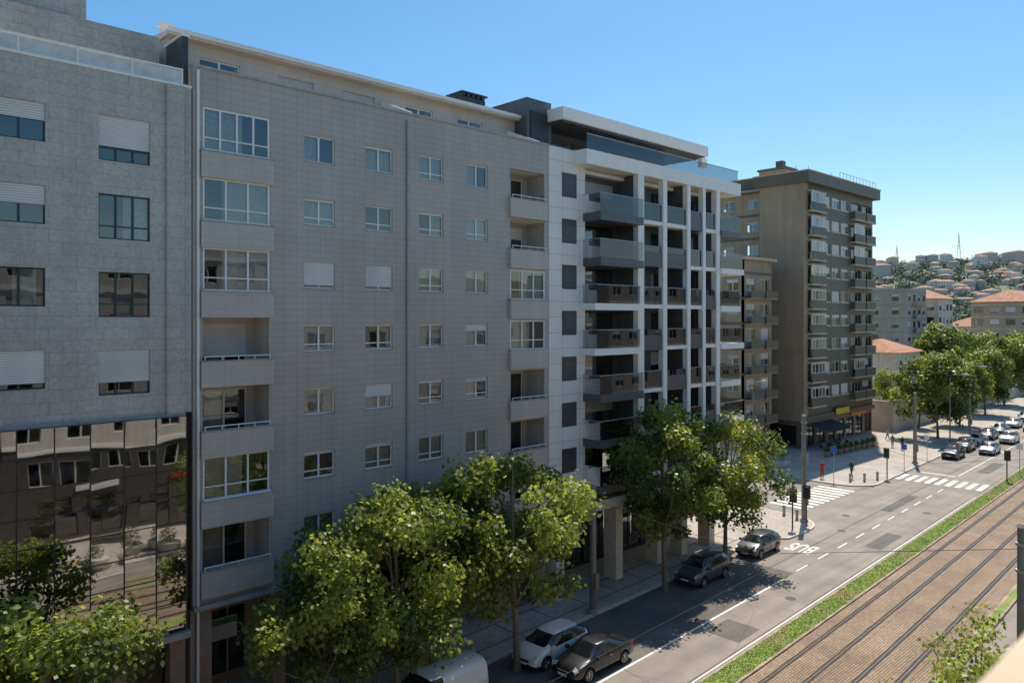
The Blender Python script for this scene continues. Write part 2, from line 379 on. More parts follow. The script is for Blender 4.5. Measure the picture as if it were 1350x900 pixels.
for j, (a, c) in enumerate(bays[1:]):
    for k, f in enumerate(F0):
        mode = (j + k) % 3
        if j == 0: mode = 2 if k % 2 else 0
        w.box('bay_ledges', WHP if mode != 2 else SLATE, a-.2, c+.1, YP+.12, YW, f-.26, f-.003)
        if mode == 2:
            w.box('bay_spandrels', SLATE, a-.2, c+.1, YP+.14, YP+.24, f+.003, f+.75)
            w.quad('balcony_glass', GLB, [(a-.2,YP+.19,f+.75),(c+.1,YP+.19,f+.75),(c+.1,YP+.19,f+1.15),(a-.2,YP+.19,f+1.15)])
        else:
            w.quad('balcony_glass', GLB, [(a-.2,YP+.19,f+.02),(c+.1,YP+.19,f+.02),(c+.1,YP+.19,f+1.15),(a-.2,YP+.19,f+1.15)])
            w.box('balcony_handrail', MTL, a-.2, c+.1, YP+.17, YP+.21, f+1.15, f+1.19)
for k, f in enumerate(F0):
    mat = SLATE if k < 1 else WHP
    x1 = 53.0 + (.5 if k % 2 else 0)
    w.box('corner_balcony_slabs_%s' % ('dark' if mat is SLATE else 'white'), mat, 50.3, x1, YP-.1, YW+7, f-.42, f)
    w.quad('balcony_glass', GLB, [(50.3,YP,f+.02),(x1-.05,YP,f+.02),(x1-.05,YP,f+1.15),(50.3,YP,f+1.15)])
    w.quad('balcony_glass', GLB, [(x1-.05,YP,f+.02),(x1-.05,YW+6.9,f+.02),(x1-.05,YW+6.9,f+1.15),(x1-.05,YP,f+1.15)])
    w.box('balcony_handrail', MTL, 50.3, x1, YP-.02, YP+.03, f+1.15, f+1.19)
w.quad('terrace_glass', GLB, [(35.3,YP+.15,27.42),(53.0,YP+.15,27.42),(53.0,YP+.15,28.35),(35.3,YP+.15,28.35)])
w.box('terrace_handrail', MTL, 35.3, 53.05, YP+.12, YP+.18, 28.35, 28.4)
w.box('penthouse_block', SLATE, WX0, 35.0, YW+1.9, YW+5.3, 26.45, 30.7)
w.box('penthouse_block', SLATE, 35.0, 49.0, YW+3.2, YW+9, 26.45, 29.35)
for i in range(6):
    a = 36.2+i*2.1; w.box('penthouse_windows', FRD, a, a+1.7, YW+3.12, YW+3.19, 26.6, 28.9)
    w.quad('penthouse_glass', GLS, [(a+.06,YW+3.1,26.7),(a+1.64,YW+3.1,26.7),(a+1.64,YW+3.1,28.85),(a+.06,YW+3.1,28.85)])
w.box('canopy', WHP, 34.6, 51.0, YW+.5, YW+6, 29.45, 30.2)
w.box('canopy_soffit', DKM, 34.8, 50.8, YW+.7, YW+5.8, 29.3, 29.447)
w.box('canopy_leg', WHP, 50.3, 51.0, YW+.6, YW+1.0, 28.6, 29.297)
w.box('rear_wall', WHP, WX0, 50.0, YW+14.8, YW+15, 0, 26.2)
w.box('penthouse_windows', FRD, 33.1, 34.7, YW+1.83, YW+1.897, 27.6, 29.9)
for x in (33.3, 38.9, 43.4, 46.3, 49.9): w.box('arcade_columns', M('cream_column', (.76,.68,.54), .5), x-.35, x+.35, YW-.5, YW+.5, .12, 4.997)
ao = [(33.5+i*3.2, 36.2+i*3.2, .3, 3.8) for i in range(5)]
wall(w, 'shop_walls', DKM, WX0, 50.3, .12, 4.997, YW+3, YW+3.2, ao)
for o in ao: window(w, *o, YW+3, fm=FRD, n=2, sill=False)
w.done()

# ================================================================= generic facade
def facade(b, L, z0, fh, nf, nb, ww, wh, wm, fm, sillz=.95, th=.25, blinds=True, seed=1, top=.8, margin=None, rooms=True, n=2, bands=None, balc=()):
    r = random.Random(seed); ops = []; step = L/nb
    for k in range(nf):
        for i in range(nb):
            xc = step*(i+.5); ops.append((xc-ww/2, xc+ww/2, z0+k*fh+sillz, z0+k*fh+sillz+wh, i, k))
    wall(b, 'walls', wm, 0, L, z0, z0+nf*fh+top, 0, th, ops)
    for o in ops:
        window(b, *o[:4], 0, fm=fm, n=n, sill=False, room=rooms, blind=r.choice([0,0,.3,.5,.9]) if blinds else 0, bm=r.choice([BLW,BLG]), curtain=(CURT,[(0,.4)]) if r.random() < .4 else None)
        if o[4] in balc:
            b.box('balconies', wm, o[0]-.5, o[1]+.5, -1.0, -.003, o[2]-sillz-.12, o[2]-sillz+.02); 
            b.box('balcony_fronts', bands or wm, o[0]-.5, o[1]+.5, -1.05, -.95, o[2]-sillz+.023, o[2]-sillz+.95)
    if bands:
        for k in range(nf+1): b.box('bands', bands, 0, L, -.08, -.003, z0+k*fh-.15, z0+k*fh+.15)
def Mfront(x, y): return Matrix.Translation((x, y, 0))
def Mleft(x, y1): return Matrix.Translation((x, y1, 0)) @ Matrix.Rotation(R(-90), 4, 'Z')
def Mback(x1, y): return Matrix.Translation((x1, y, 0)) @ Matrix.Rotation(R(180), 4, 'Z')

# ================================================================= BROWN TOWER (far corner)
TB = tile('tower_beige', (.50,.365,.24), (.47,.345,.228), (.37,.27,.18), 1.2, .6, .01, streak=.22, patch=.15)
TG = tile('tower_green_tile', (.19,.165,.115), (.165,.145,.10), (.11,.095,.07), .3, .15, .008, streak=.15)
CRM = M('cream_trim', (.66,.53,.38), .6, var=.1, streak=.2)
t = B('apartment_tower')
TX0, TX1, TY = 94.7, 116.8, 45.5
NF = 9; FH = 3.2; Z1 = 5.6
BD = .65
t.box('side_wall', TB, TX0, TX0+.3, TY+.3, TY+6.2, 4.3, 34.6)
t.box('side_wall_corner', TB, TX0, TX0+1.2, TY, TY+.297, 4.3, 34.6)
rt = random.Random(21)
bayx = [(95.9, 99.8), (100.2, 102.4), (103.0, 105.4), (105.9, 108.2), (109.2, 112.6), (113.2, 116.3)]
ops = []
for k in range(NF):
    z = Z1+k*FH
    for j, (a, c) in enumerate(bayx):
        ops.append((a, c, z+(.95 if j in (1,2,3) else .1), z+2.35))
wall(t, 'front_wall', TG, TX0+1.2, TX1, 4.3, 34.6, TY, TY+.3, ops)
for k in range(NF):
    z = Z1+k*FH
    for j, (a, c) in enumerate(bayx):
        if j in (1,2,3):
            window(t, a, c, z+.95, z+2.35, TY, n=2, sill=False, blind=rt.choice([0,.3,.6,1,0]), curtain=(CURT,[(0,.5)]))
            t.box('trim', CRM, a-.1, c+.1, TY-.1, TY-.003, z+.75, z+.93)
        elif j == 0 or (j == 4 and rt.random() < .6):
            window(t, a, c, z+1.05, z+2.35, TY-BD, n=4, sill=False, room=False, curtain=(CURT,[(0,.3),(.6,1)]), fw=.09)
            t.box('balcony_parapets', TG, a-.1, c+.1, TY-BD, TY-BD+.1, z-.05, z+1.04)
            t.box('balcony_floor', CRM, a-.15, c+.15, TY-BD-.05, TY-.003, z-.25, z-.053)
            t.box('balcony_lintel', CRM, a-.1, c+.1, TY-BD, TY-.003, z+2.353, z+2.55)
            window(t, a+.2, c-.2, z+.1, z+2.3, TY+.4, n=2, sill=False)
        else:
            t.box('balcony_parapets', TG, a-.1, c+.1, TY-BD, TY-BD+.1, z-.05, z+1.0)
            t.box('balcony_sides', TG, a-.1, a, TY-BD+.1, TY-.003, z-.05, z+1.0); t.box('balcony_sides', TG, c, c+.1, TY-BD+.1, TY-.003, z-.05, z+1.0)
            t.box('balcony_floor', CRM, a-.15, c+.15, TY-BD-.05, TY-.003, z-.25, z-.053)
            t.box('balcony_caps', CRM, a-.12, c+.12, TY-BD-.03, TY-BD+.12, z+1.003, z+1.08)
            window(t, a+.1, c-.1, z+.1, z+2.3, TY+.3, n=3, sill=False, blind=rt.choice([0,.4,.8,0]), curtain=(CURT,[(0,.4)]))
t.box('crown_band', TG, TX0-.5, TX1+.6, TY-.9, TY+6.8, 34.603, 36.0)
t.box('crown_cap', CRM, TX0-.6, TX1+.7, TY-1.0, TY+6.9, 36.003, 36.15)
t.box('right_wall', TB, TX1-.3, TX1, TY+.3, TY+14, 0, 34.6)
t.box('podium', TG, TX0, TX1, TY-.3, TY+.3, 3.7, 4.297); t.box('podium', TB, TX0-.2, TX0+.3, TY+.303, TY+6, 3.7, 4.297)
so = [(.8+i*3.1, 3.2+i*3.1, .4, 3.1) for i in range(7)]
t.M = Mfront(TX0, TY+.1); wall(t, 'shop_walls', M('shop_brown', (.20,.14,.10), .5), 0, 22.1, .12, 3.697, 0, .2, so)
for o in so: window(t, *o, 0, fm=FRD, n=2, sill=False, curtain=(CURT2,[(0,.3)]))
t.M = Mleft(TX0, TY+6)
wall(t, 'shop_walls', M('shop_brown', (.14,.10,.08)), 0, 5.9, .12, 3.697, 0, .2, [(.6,5,.4,3.1)]); window(t, .6,5,.4,3.1, 0, fm=FRD, n=3, sill=False)
t.M = Matrix.Identity(4)
t.M = Mleft(TX0+1.5, TY+21)
facade(t, 14.8, Z1, FH, 9, 4, 1.8, 1.4, TB, FRW, seed=5, top=.4, bands=TG)
t.M = Matrix.Identity(4)
t.box('rear_crown', TG, TX0+1.0, TX0+16, TY+6.9, TY+21.5, Z1+9*FH+.403, 36.2); t.box('rear_crown_cap', CRM, TX0+.9, TX0+16.1, TY+6.903, TY+21.6, 36.203, 36.35)
t.box('rear_base', TB, TX0+1.5, TX0+2, TY+6.2, TY+21, 0, Z1-.003)
t.box('roof', CONC, TX0+.3, TX1-.3, TY+.3, TY+14, 34.4, 34.597)
t.box('lift_house', TB, TX0+5, TX0+8, TY+5, TY+9, 36.3, 37.8); t.box('lift_house_cap', TG, TX0+4.8, TX0+8.2, TY+4.8, TY+9.2, 37.803, 38.1)
t.box('roof_plant', TG, TX0+6, TX0+7, TY+6, TY+7, 38.103, 39.2)
for i in range(4): t.tube('antenna', MTL, [(TX0+6+i*3.7, TY+4, 36), (TX0+6+i*3.7, TY+4, 38.2+.5*(i%2))], .04, 5)
for i in range(12): t.box('roof_railing', MTL, TX0+9+i*1.1, TX0+9.05+i*1.1, TY-.8, TY-.75, 36.15, 36.95)
t.box('roof_railing', MTL, TX0+9, TX0+21.2, TY-.8, TY-.75, 36.953, 37.0)
t.M = Mfront(84, 48)
facade(t, 7, 4, 3.1, 6, 2, 2.0, 1.5, TB, FRW, seed=9, top=1.6, bands=TG, balc=(0,1))
t.M = Mleft(84, 57)
facade(t, 9, 4, 3.1, 6, 3, 1.6, 1.4, TB, FRW, seed=10, top=1.6, bands=TG, balc=(1,))
t.M = Matrix.Identity(4)
t.box('wing_cornice', CRM, 83.5, 91.3, 47.4, 57.3, 24.25, 24.6)
t.box('wing_link', TB, 91, 96, 52, 57, 0, 24.2); t.box('wing_right', TB, 90.75, 91, 48.25, 52, 4, 24.2)
t.box('wing_shop', M('shop_brown', (.14,.10,.08)), 84.2, 90.8, 48.2, 57, 0, 3.997)
t.add('awning', M('black_awning', (.02,.02,.022), .8), [(95.4,TY-.02,3.3),(103,TY-.02,3.3),(103,TY-2.6,2.6),(95.4,TY-2.6,2.6),(95.4,TY-2.6,2.35),(103,TY-2.6,2.35)], [(0,1,2,3),(3,2,5,4)])
t.box('shop_sign_yellow', M('sign_yellow', (.75,.5,.03), .5), 103.4, 107.6, TY-.42, TY-.303, 3.9, 4.7)
t.box('shop_sign_dark', FRD, 103.2, 107.8, TY-.38, TY-.3035, 3.75, 4.85)
t.box('shop_sign_orange', M('sign_orange', (.75,.16,.02), .5), 109.2, 114.6, TY-.06, TY+.09, 3.2, 3.65)
t.box('shop_sign_red', M('sign_red', (.5,.02,.03), .5), 84.6, 90.2, 47.8, 47.95, 3.3, 3.9)
t.done()

# ================================================================= other buildings
def block(name, x0, x1, y0, y1, nf, fh, z0, nbf, nbl, wm, fm, roof='flat', seed=1, ww=1.5, wh=1.4, bands=None, balc=(), rm=None):
    b = B(name); H = z0+nf*fh+.7
    b.M = Mfront(x0, y0); facade(b, x1-x0, z0, fh, nf, nbf, ww, wh, wm, fm, seed=seed, top=.7, bands=bands, balc=balc)
    b.M = Mleft(x0, y1); facade(b, y1-y0-.25, z0, fh, nf, nbl, ww, wh, wm, fm, seed=seed+1, top=.7, bands=bands)
    b.M = Matrix.Identity(4)
    b.box('rear_walls', wm, x0+.25, x1, y1-.2, y1, 0, H); b.box('rear_walls', wm, x1-.2, x1, y0+.25, y1-.2, 0, H)
    if z0 > .1: b.box('base', wm, x0+.01, x1-.2, y0+.01, y1-.2, 0, z0-.003)
    if roof == 'flat': b.box('roof', CONC, x0+.25, x1-.2, y0+.25, y1-.2, H-.5, H-.3)
    else:
        e = .6; xm = (x0+x1)/2; ym = (y0+y1)/2; hh = min(x1-x0, y1-y0)*.22; k = min(x1-x0, y1-y0)/2*.8
        b.add('roof', rm, [(x0-e,y0-e,H),(x1+e,y0-e,H),(x1+e,y1+e,H),(x0-e,y1+e,H),(x0+k if x1-x0>y1-y0 else xm,ym if x1-x0>y1-y0 else y0+k,H+hh),(x1-k if x1-x0>y1-y0 else xm,ym if x1-x0>y1-y0 else y1-k,H+hh)],
              [(0,1,5,4),(1,2,5),(2,3,4,5),(3,0,4),(3,2,1,0)] if x1-x0>y1-y0 else [(0,1,4),(1,2,5,4),(2,3,5),(3,0,4,5),(3,2,1,0)])
    return b.done()
TERR = M('terracotta_roof', (.46,.21,.12), .8, var=.25, scale=1.2, bmp=.3)
CRW = M('cream_render', (.70,.57,.41), .8, var=.08, streak=.2)
WRD = M('white_render', (.76,.69,.59), .8, var=.08, streak=.2)
GRD = M('grey_render', (.50,.45,.39), .8, var=.1, streak=.2)
BRD = M('brown_render', (.52,.40,.29), .8, var=.1, streak=.2)
block('tiled_roof_house', 139, 150, 50, 60, 2, 3.2, 4.0, 3, 3, WRD, FRD, roof='hip', rm=TERR, seed=31, ww=1.1)
block('apartment_building', 178, 190, 62, 84, 7, 3.0, 2.0, 4, 5, GRD, FRD, seed=33, bands=BRD, balc=(1,2))
block('apartment_building', 192, 202, 60, 72, 6, 3.0, 3.0, 4, 4, WRD, FRD, roof='hip', rm=TERR, seed=35)
block('apartment_building', 216, 250, 46, 60, 6, 3.0, 2.5, 9, 4, BRD, FRD, roof='hip', rm=TERR, seed=37, bands=CRW, balc=(0,1,3,4,6,7), ww=2.0)
block('apartment_building', 252, 270, 66, 78, 4, 3.0, 2.0, 6, 4, WRD, FRW, roof='hip', rm=TERR, seed=39)
DBR = M('dark_stone', (.09,.08,.075), .3, var=.2)
def camside(x0, x1, h, nf, wm, seed):
    b = B('apartment_building')
    b.M = Mback(x1, -1.6)
    facade(b, x1-x0, 7.35, 2.95, nf-1, max(3, int((x1-x0)/3.2)), 1.7, 1.5, wm, FRW, seed=seed, top=.9, bands=WHP if seed % 2 else None)
    L = x1-x0; so = [(.5+i*3.6, 3.4+i*3.6, .4, 3.2) for i in range(int((L-1)/3.6))]+[(.7+i*2.4, 2.6+i*2.4, 5.0, 6.6) for i in range(int((L-1)/2.4))]
    wall(b, 'shop_walls', DBR, 0, L, .1, 7.347, 0.0, .2, so)
    for o in so: window(b, *o, .0, fm=FRW if o[2] > 4 else FRD, n=2, sill=False, curtain=(CURT,[(0,.5)]) if o[2] > 4 else None)
    for i in range(int((L-2)/7)): b.box('shop_signs', M('sign_red', (.5,.02,.03)) if i % 2 else M('sign_white', (.75,.75,.75)), 2+i*7, 4.2+i*7, -.12, -.01, 3.6, 4.0)
    b.M = Matrix.Identity(4)
    H = 4.4+nf*2.95+.9
    b.box('side_walls', wm, x0, x0+.2, -14, -1.85, 0, H); b.box('side_walls', wm, x1-.2, x1, -14, -1.85, 0, H); b.box('side_walls', wm, x0, x1, -14.2, -14, 0, H)
    b.box('roof', CONC, x0+.2, x1-.2, -14, -1.85, H-.5, H-.3)
    if x0 < 0 < x1:
        b.box('camera_balcony_parapet', CRW, -2.4, 4.5, .12, .265, 15.3, 16.585); b.box('camera_balcony_slab', CRW, -2.4, 4.5, -1.597, .265, 15.1, 15.297)
    b.done()
camside(-48, -14, 24, 5, CRW, 51); camside(-13.9, 10, 24, 6, GRD, 52); camside(10.1, 34, 24, 6, WRD, 53); camside(34.1, 62, 24, 5, WRD, 54); camside(76, 120, 24, 6, GRD, 55)

# ================================================================= GROUND
def P(s, w_, z=0): return (s, w_+.045*s, z)
def hill(x, y):
    d = math.hypot(x, y)
    k = max(0, min(1, (d-320)/900)); k = k*k*(3-2*k)
    return k*(78 + 30*noise.noise(Vector((x*.0022, y*.0022, 3)))) - .06
gm, nt, b_ = _base('ground')
c = mixcol(nt, contrast(nt, noise_out(nt, .02, 6)), (.17,.19,.11), (.30,.26,.18)); c = mixcol(nt, contrast(nt, noise_out(nt, .3, 4)), c, (.13,.155,.09))
nt.links.new(c, b_.inputs['Base Color']); b_.inputs['Roughness'].default_value = .95
cs = []
for i in range(-60, 61): 
    v = i/60; cs.append(math.copysign(abs(v)**2.2*3500, v))
V = [(x+60, y+60, hill(x+60, y+60)) for x in cs for y in cs]; n = len(cs)
F = [(i*n+j, (i+1)*n+j, (i+1)*n+j+1, i*n+j+1) for i in range(n-1) for j in range(n-1)]
me = bpy.data.meshes.new('ground'); me.from_pydata(V, [], F); me.materials.append(gm); me.polygons.foreach_set('use_smooth', [True]*len(F))
scene.collection.objects.link(bpy.data.objects.new('ground', me))

def asphalt(name, base, pat):
    m, nt, b = _base(name)
    c = mixcol(nt, contrast(nt, noise_out(nt, .35, 6), .35, .65), mul(base, .82), mul(base, pat))
    tc = nt.nodes.new('ShaderNodeTexCoord'); mp = nt.nodes.new('ShaderNodeMapping'); mp.inputs['Scale'].default_value = (.03, 1.3, 1); mp.inputs['Rotation'].default_value = (0,0,-.045)
    nt.links.new(tc.outputs['Object'], mp.inputs[0])
    c = mixcol(nt, 1.0, c, contrast(nt, noise_out(nt, 1, 3, .5, mp.outputs[0]), .35, .65, .78, 1.0), 'MULTIPLY')
    c = mixcol(nt, 1.0, c, contrast(nt, noise_out(nt, 60, 2), .3, .7, .8, 1.0), 'MULTIPLY')
    vo = nt.nodes.new('ShaderNodeTexVoronoi'); vo.feature = 'DISTANCE_TO_EDGE'; vo.inputs['Scale'].default_value = .12
    nt.links.new(tc.outputs['Object'], vo.inputs['Vector'])
    c = mixcol(nt, 1.0, c, contrast(nt, vo.outputs['Distance'], 0, .005, .75, 1.0), 'MULTIPLY')
    nt.links.new(c, b.inputs['Base Color']); b.inputs['Roughness'].default_value = .8
    bump(nt, b, noise_out(nt, 80, 2), .3, .01); return m
ASP = asphalt('asphalt', (.34,.295,.25), 1.15); ASPD = asphalt('asphalt_dark', (.15,.137,.122), 1.25)
PAV = tile('calcada_pavement', (.70,.615,.51), (.58,.51,.425), (.34,.30,.25), .14, .14, .014, rough=.8, horiz=True, streak=0, patch=.25, patchscale=.5, speck=.2, speckscale=4)
PLZ = tile('plaza_paving', (.56,.50,.42), (.48,.43,.365), (.28,.25,.21), .5, .5, .012, rough=.8, horiz=True, streak=0, patch=.25)
SETT = tile('tram_setts', (.55,.385,.255), (.40,.28,.19), (.20,.15,.10), .24, .14, .022, rough=.85, offset=.5, horiz=True, streak=0, patch=.32, patchscale=.4, speck=.25, speckscale=6)
CURB = M('granite_kerb', (.58,.52,.44), .8, var=.15)
KERB2 = M('weathered_kerb', (.36,.29,.21), .85, var=.3, scale=1.2)
PAINT = M('road_paint', (.80,.77,.70), .7, var=.15, scale=6)

def sheet(name, mat, pts):
    b = B(name); b.quad(name, mat, pts); return b.done()
WC = 26.85
sheet('main_road', ASP, [P(-80,18.4,0), P(400,18.4,0), P(400,27.2,0), P(-80,27.2,0)])
sheet('bus_lane_asphalt', ASPD, [P(-80,21.8,.004), P(48.5,21.8,.004), P(48.5,27.2,.004), P(-80,27.2,.004)])
sheet('side_street', ASP, [(61,29,.004),(79,29,.004),(79,160,.004),(61,160,.004)])
b = B('asphalt_patches')
for (s0, s1, w0, w1) in ((58,63,19.4,20.6),(36,38.4,19.2,21.2),(70,78,22.6,23.5),(95,103,20.4,21.6)): b.quad('patch', ASPD, [P(s0,w0,.006),P(s1,w0,.006),P(s1,w1,.006),P(s0,w1,.006)])
b.done()
sheet('near_road', ASP, [P(-80,6.5,0), P(400,6.5,0), P(400,10,0), P(-80,10,0)])
sheet('tram_track_bed', SETT, [P(-80,10.6,.03), P(400,10.6,.03), P(400,17.0,.03), P(-80,17.0,.03)])
def slab(name, pts, mat, z=.12, kerb=True):
    b = B(name); n = len(pts)
    vs = [(x,y,z) for x,y in pts] + [(x,y,-.05) for x,y in pts]
    b.add('pavement_surface', mat, vs[:n], [tuple(range(n))])
    b.add('kerb_face', CURB, vs, [(i, n+i, n+(i+1)%n, (i+1)%n) for i in range(n)])
    if kerb:
        pl = [Vector((x, y, 0)) for x, y in pts]; inn = []
        for i in range(n):
            a, c, d = pl[i-1], pl[i], pl[(i+1)%n]
            n1 = Vector((-(c-a).y, (c-a).x, 0)).normalized(); n2 = Vector((-(d-c).y, (d-c).x, 0)).normalized()
            nn = (n1+n2).normalized(); inn.append(c + nn*.22/max(.5, nn.dot(n1)))
        b.add('kerb_top', CURB, [(p.x,p.y,z+.004) for p in pl]+[(p.x,p.y,z+.004) for p in inn], [(i, (i+1)%n, n+(i+1)%n, n+i) for i in range(n)])
    return b.done()
def arc(cx, cy, r, a0, a1, n=8): return [(cx+r*math.cos(R(a0+(a1-a0)*i/n)), cy+r*math.sin(R(a0+(a1-a0)*i/n))) for i in range(n+1)]
def P2(s, w_): return P(s, w_)[:2]
slab('sidewalk', [P2(-80,WC), P2(54.2,WC), P2(55.6,25.4), P2(58.5,25.2)] + arc(59.3, 31.3, 3.4, -80, 0, 8) + [(62.7, 60), (-80, 60)], PAV)
slab('plaza', [(77.3, 60), (77.3, 36)] + arc(80.8, 34.2, 3.5, 180, 262, 8) + [P2(90, 27.2), P2(104,27.2), P2(106,28.6), P2(400, 28.6), (400, 62), (200,62)], PLZ)
slab('near_sidewalk', [P2(-80,-9), P2(400,-9), P2(400,6.6), P2(-80,6.6)][::1], PAV)
b = B('pavement_pattern')
BAS = M('basalt_cubes', (.20,.175,.15), .8, var=.3, scale=8)
for wq in (28.0, 29.9): b.quad('line', BAS, [P(-20,wq,.125), P(56,wq,.125), P(56,wq+.14,.125), P(-20,wq+.14,.125)])
for i in range(24): s = -14+i*3; b.quad('line', BAS, [P(s,28.14,.125), P(s+.14,28.14,.125), P(s+.14,29.9,.125), P(s,29.9,.125)])
b.done()
GRS, nt, b_ = _base('grass')
c = mixcol(nt, contrast(nt, noise_out(nt, 1.2, 6)), (.15,.235,.035), (.27,.34,.07)); c = mixcol(nt, contrast(nt, noise_out(nt, .25, 3), .52, .68), c, (.33,.26,.12))
nt.links.new(c, b_.inputs['Base Color']); b_.inputs['Roughness'].default_value = .9
for (wa, wb) in ((17.0, 18.4), (10.0, 10.6)):
    b = B('median_kerb')
    b.add('kerb', KERB2, [P(-80,wa,0),P(400,wa,0),P(400,wa+.14,0),P(-80,wa+.14,0),P(-80,wa,.12),P(400,wa,.12),P(400,wa+.14,.12),P(-80,wa+.14,.12)], [(4,5,6,7),(0,1,5,4),(2,3,7,6)])
    b.add('kerb', KERB2, [P(-80,wb-.14,0),P(400,wb-.14,0),P(400,wb,0),P(-80,wb,0),P(-80,wb-.14,.12),P(400,wb-.14,.12),P(400,wb,.12),P(-80,wb,.12)], [(4,5,6,7),(0,1,5,4),(2,3,7,6)])
    b.done()
    rgs = random.Random(4); b = B('grass_strip')
    b.quad('g', GRS, [P(-80,wa+.14,.11), P(400,wa+.14,.11), P(400,wb-.14,.11), P(-80,wb-.14,.11)])
    if wa > 15:
        vs = []; fs = []
        for i in range(30000):
            s = 24+100*rgs.random()**1.3; q = P(s, rgs.uniform(wa+.10, wb-.10), .105); a = rgs.uniform(0, 3.14); hh = rgs.uniform(.02,.06); ww = .035
            dx, dy = math.cos(a)*ww, math.sin(a)*ww
            o = len(vs); vs += [(q[0]-dx,q[1]-dy,q[2]),(q[0]+dx,q[1]+dy,q[2]),(q[0]+rgs.uniform(-.07,.07),q[1]+rgs.uniform(-.07,.07),q[2]+hh)]; fs.append((o,o+1,o+2))
        b.add('g', GRS, vs, fs)
    b.done()
RAIL = M('steel_rail', (.20,.16,.13), .35, .8, var=.2)
GRV = M('rail_groove', (.035,.028,.02), .8)
for wr in (11.75, 13.2, 14.85, 16.3):
    b = B('tram_rail')
    b.quad('rail_head', RAIL, [P(-80,wr-.05,.042), P(400,wr-.05,.042), P(400,wr+.03,.042), P(-80,wr+.03,.042)])
    b.quad('groove', GRV, [P(-80,wr+.03,.036), P(400,wr+.03,.036), P(400,wr+.13,.036), P(-80,wr+.13,.036)])
    b.quad('groove', GRV, [P(-80,wr-.15,.034), P(400,wr-.15,.034), P(400,wr-.05,.034), P(-80,wr-.05,.034)])
    b.done()
b = B('road_markings')
def mark(s0, s1, w0, w1, z=.010): b.quad('paint', PAINT, [P(s0,w0,z), P(s1,w0,z), P(s1,w1,z), P(s0,w1,z)])
mark(-60, 47, 21.72, 21.86)
s = 49
while s < 82: mark(s, s+1.8, 21.8, 21.92); s += 3.6
mark(91.2, 140, 22.4, 22.52); mark(-60, 82, 18.62, 18.70)
mark(90.6, 91.0, 22.6, 26.6)
for i in range(9): mark(85.0, 88.6, 18.9+i*.95, 19.4+i*.95)
for i in range(10): 
    x = 65.4+i*1.1; b.quad('paint', PAINT, [(x,31.2,.010),(x+.55,31.2,.010),(x+.55,34.8,.010),(x,34.8,.010)])
b.done()
cu = bpy.data.curves.new('bus_lane_marking', 'FONT'); cu.body = 'BUS'; cu.size = 1.35; cu.align_x = 'CENTER'; cu.align_y = 'CENTER'; cu.offset = .025
o = bpy.data.objects.new('bus_lane_marking', cu); scene.collection.objects.link(o); cu.materials.append(PAINT)
o.location = P(54.3, 23.75, .013); o.rotation_euler = (0,0,R(92.6)); o.scale = (.85, 2.2, 1)
for s0, w0 in ((61, 23.4), (72, 20.2), (44, 20.0), (66,25)):
    b = B('manhole_cover'); b.tube('cover', M('cast_iron', (.07,.065,.06), .6), [P(s0,w0,.0), P(s0,w0,.012)], .33, 20); b.done()

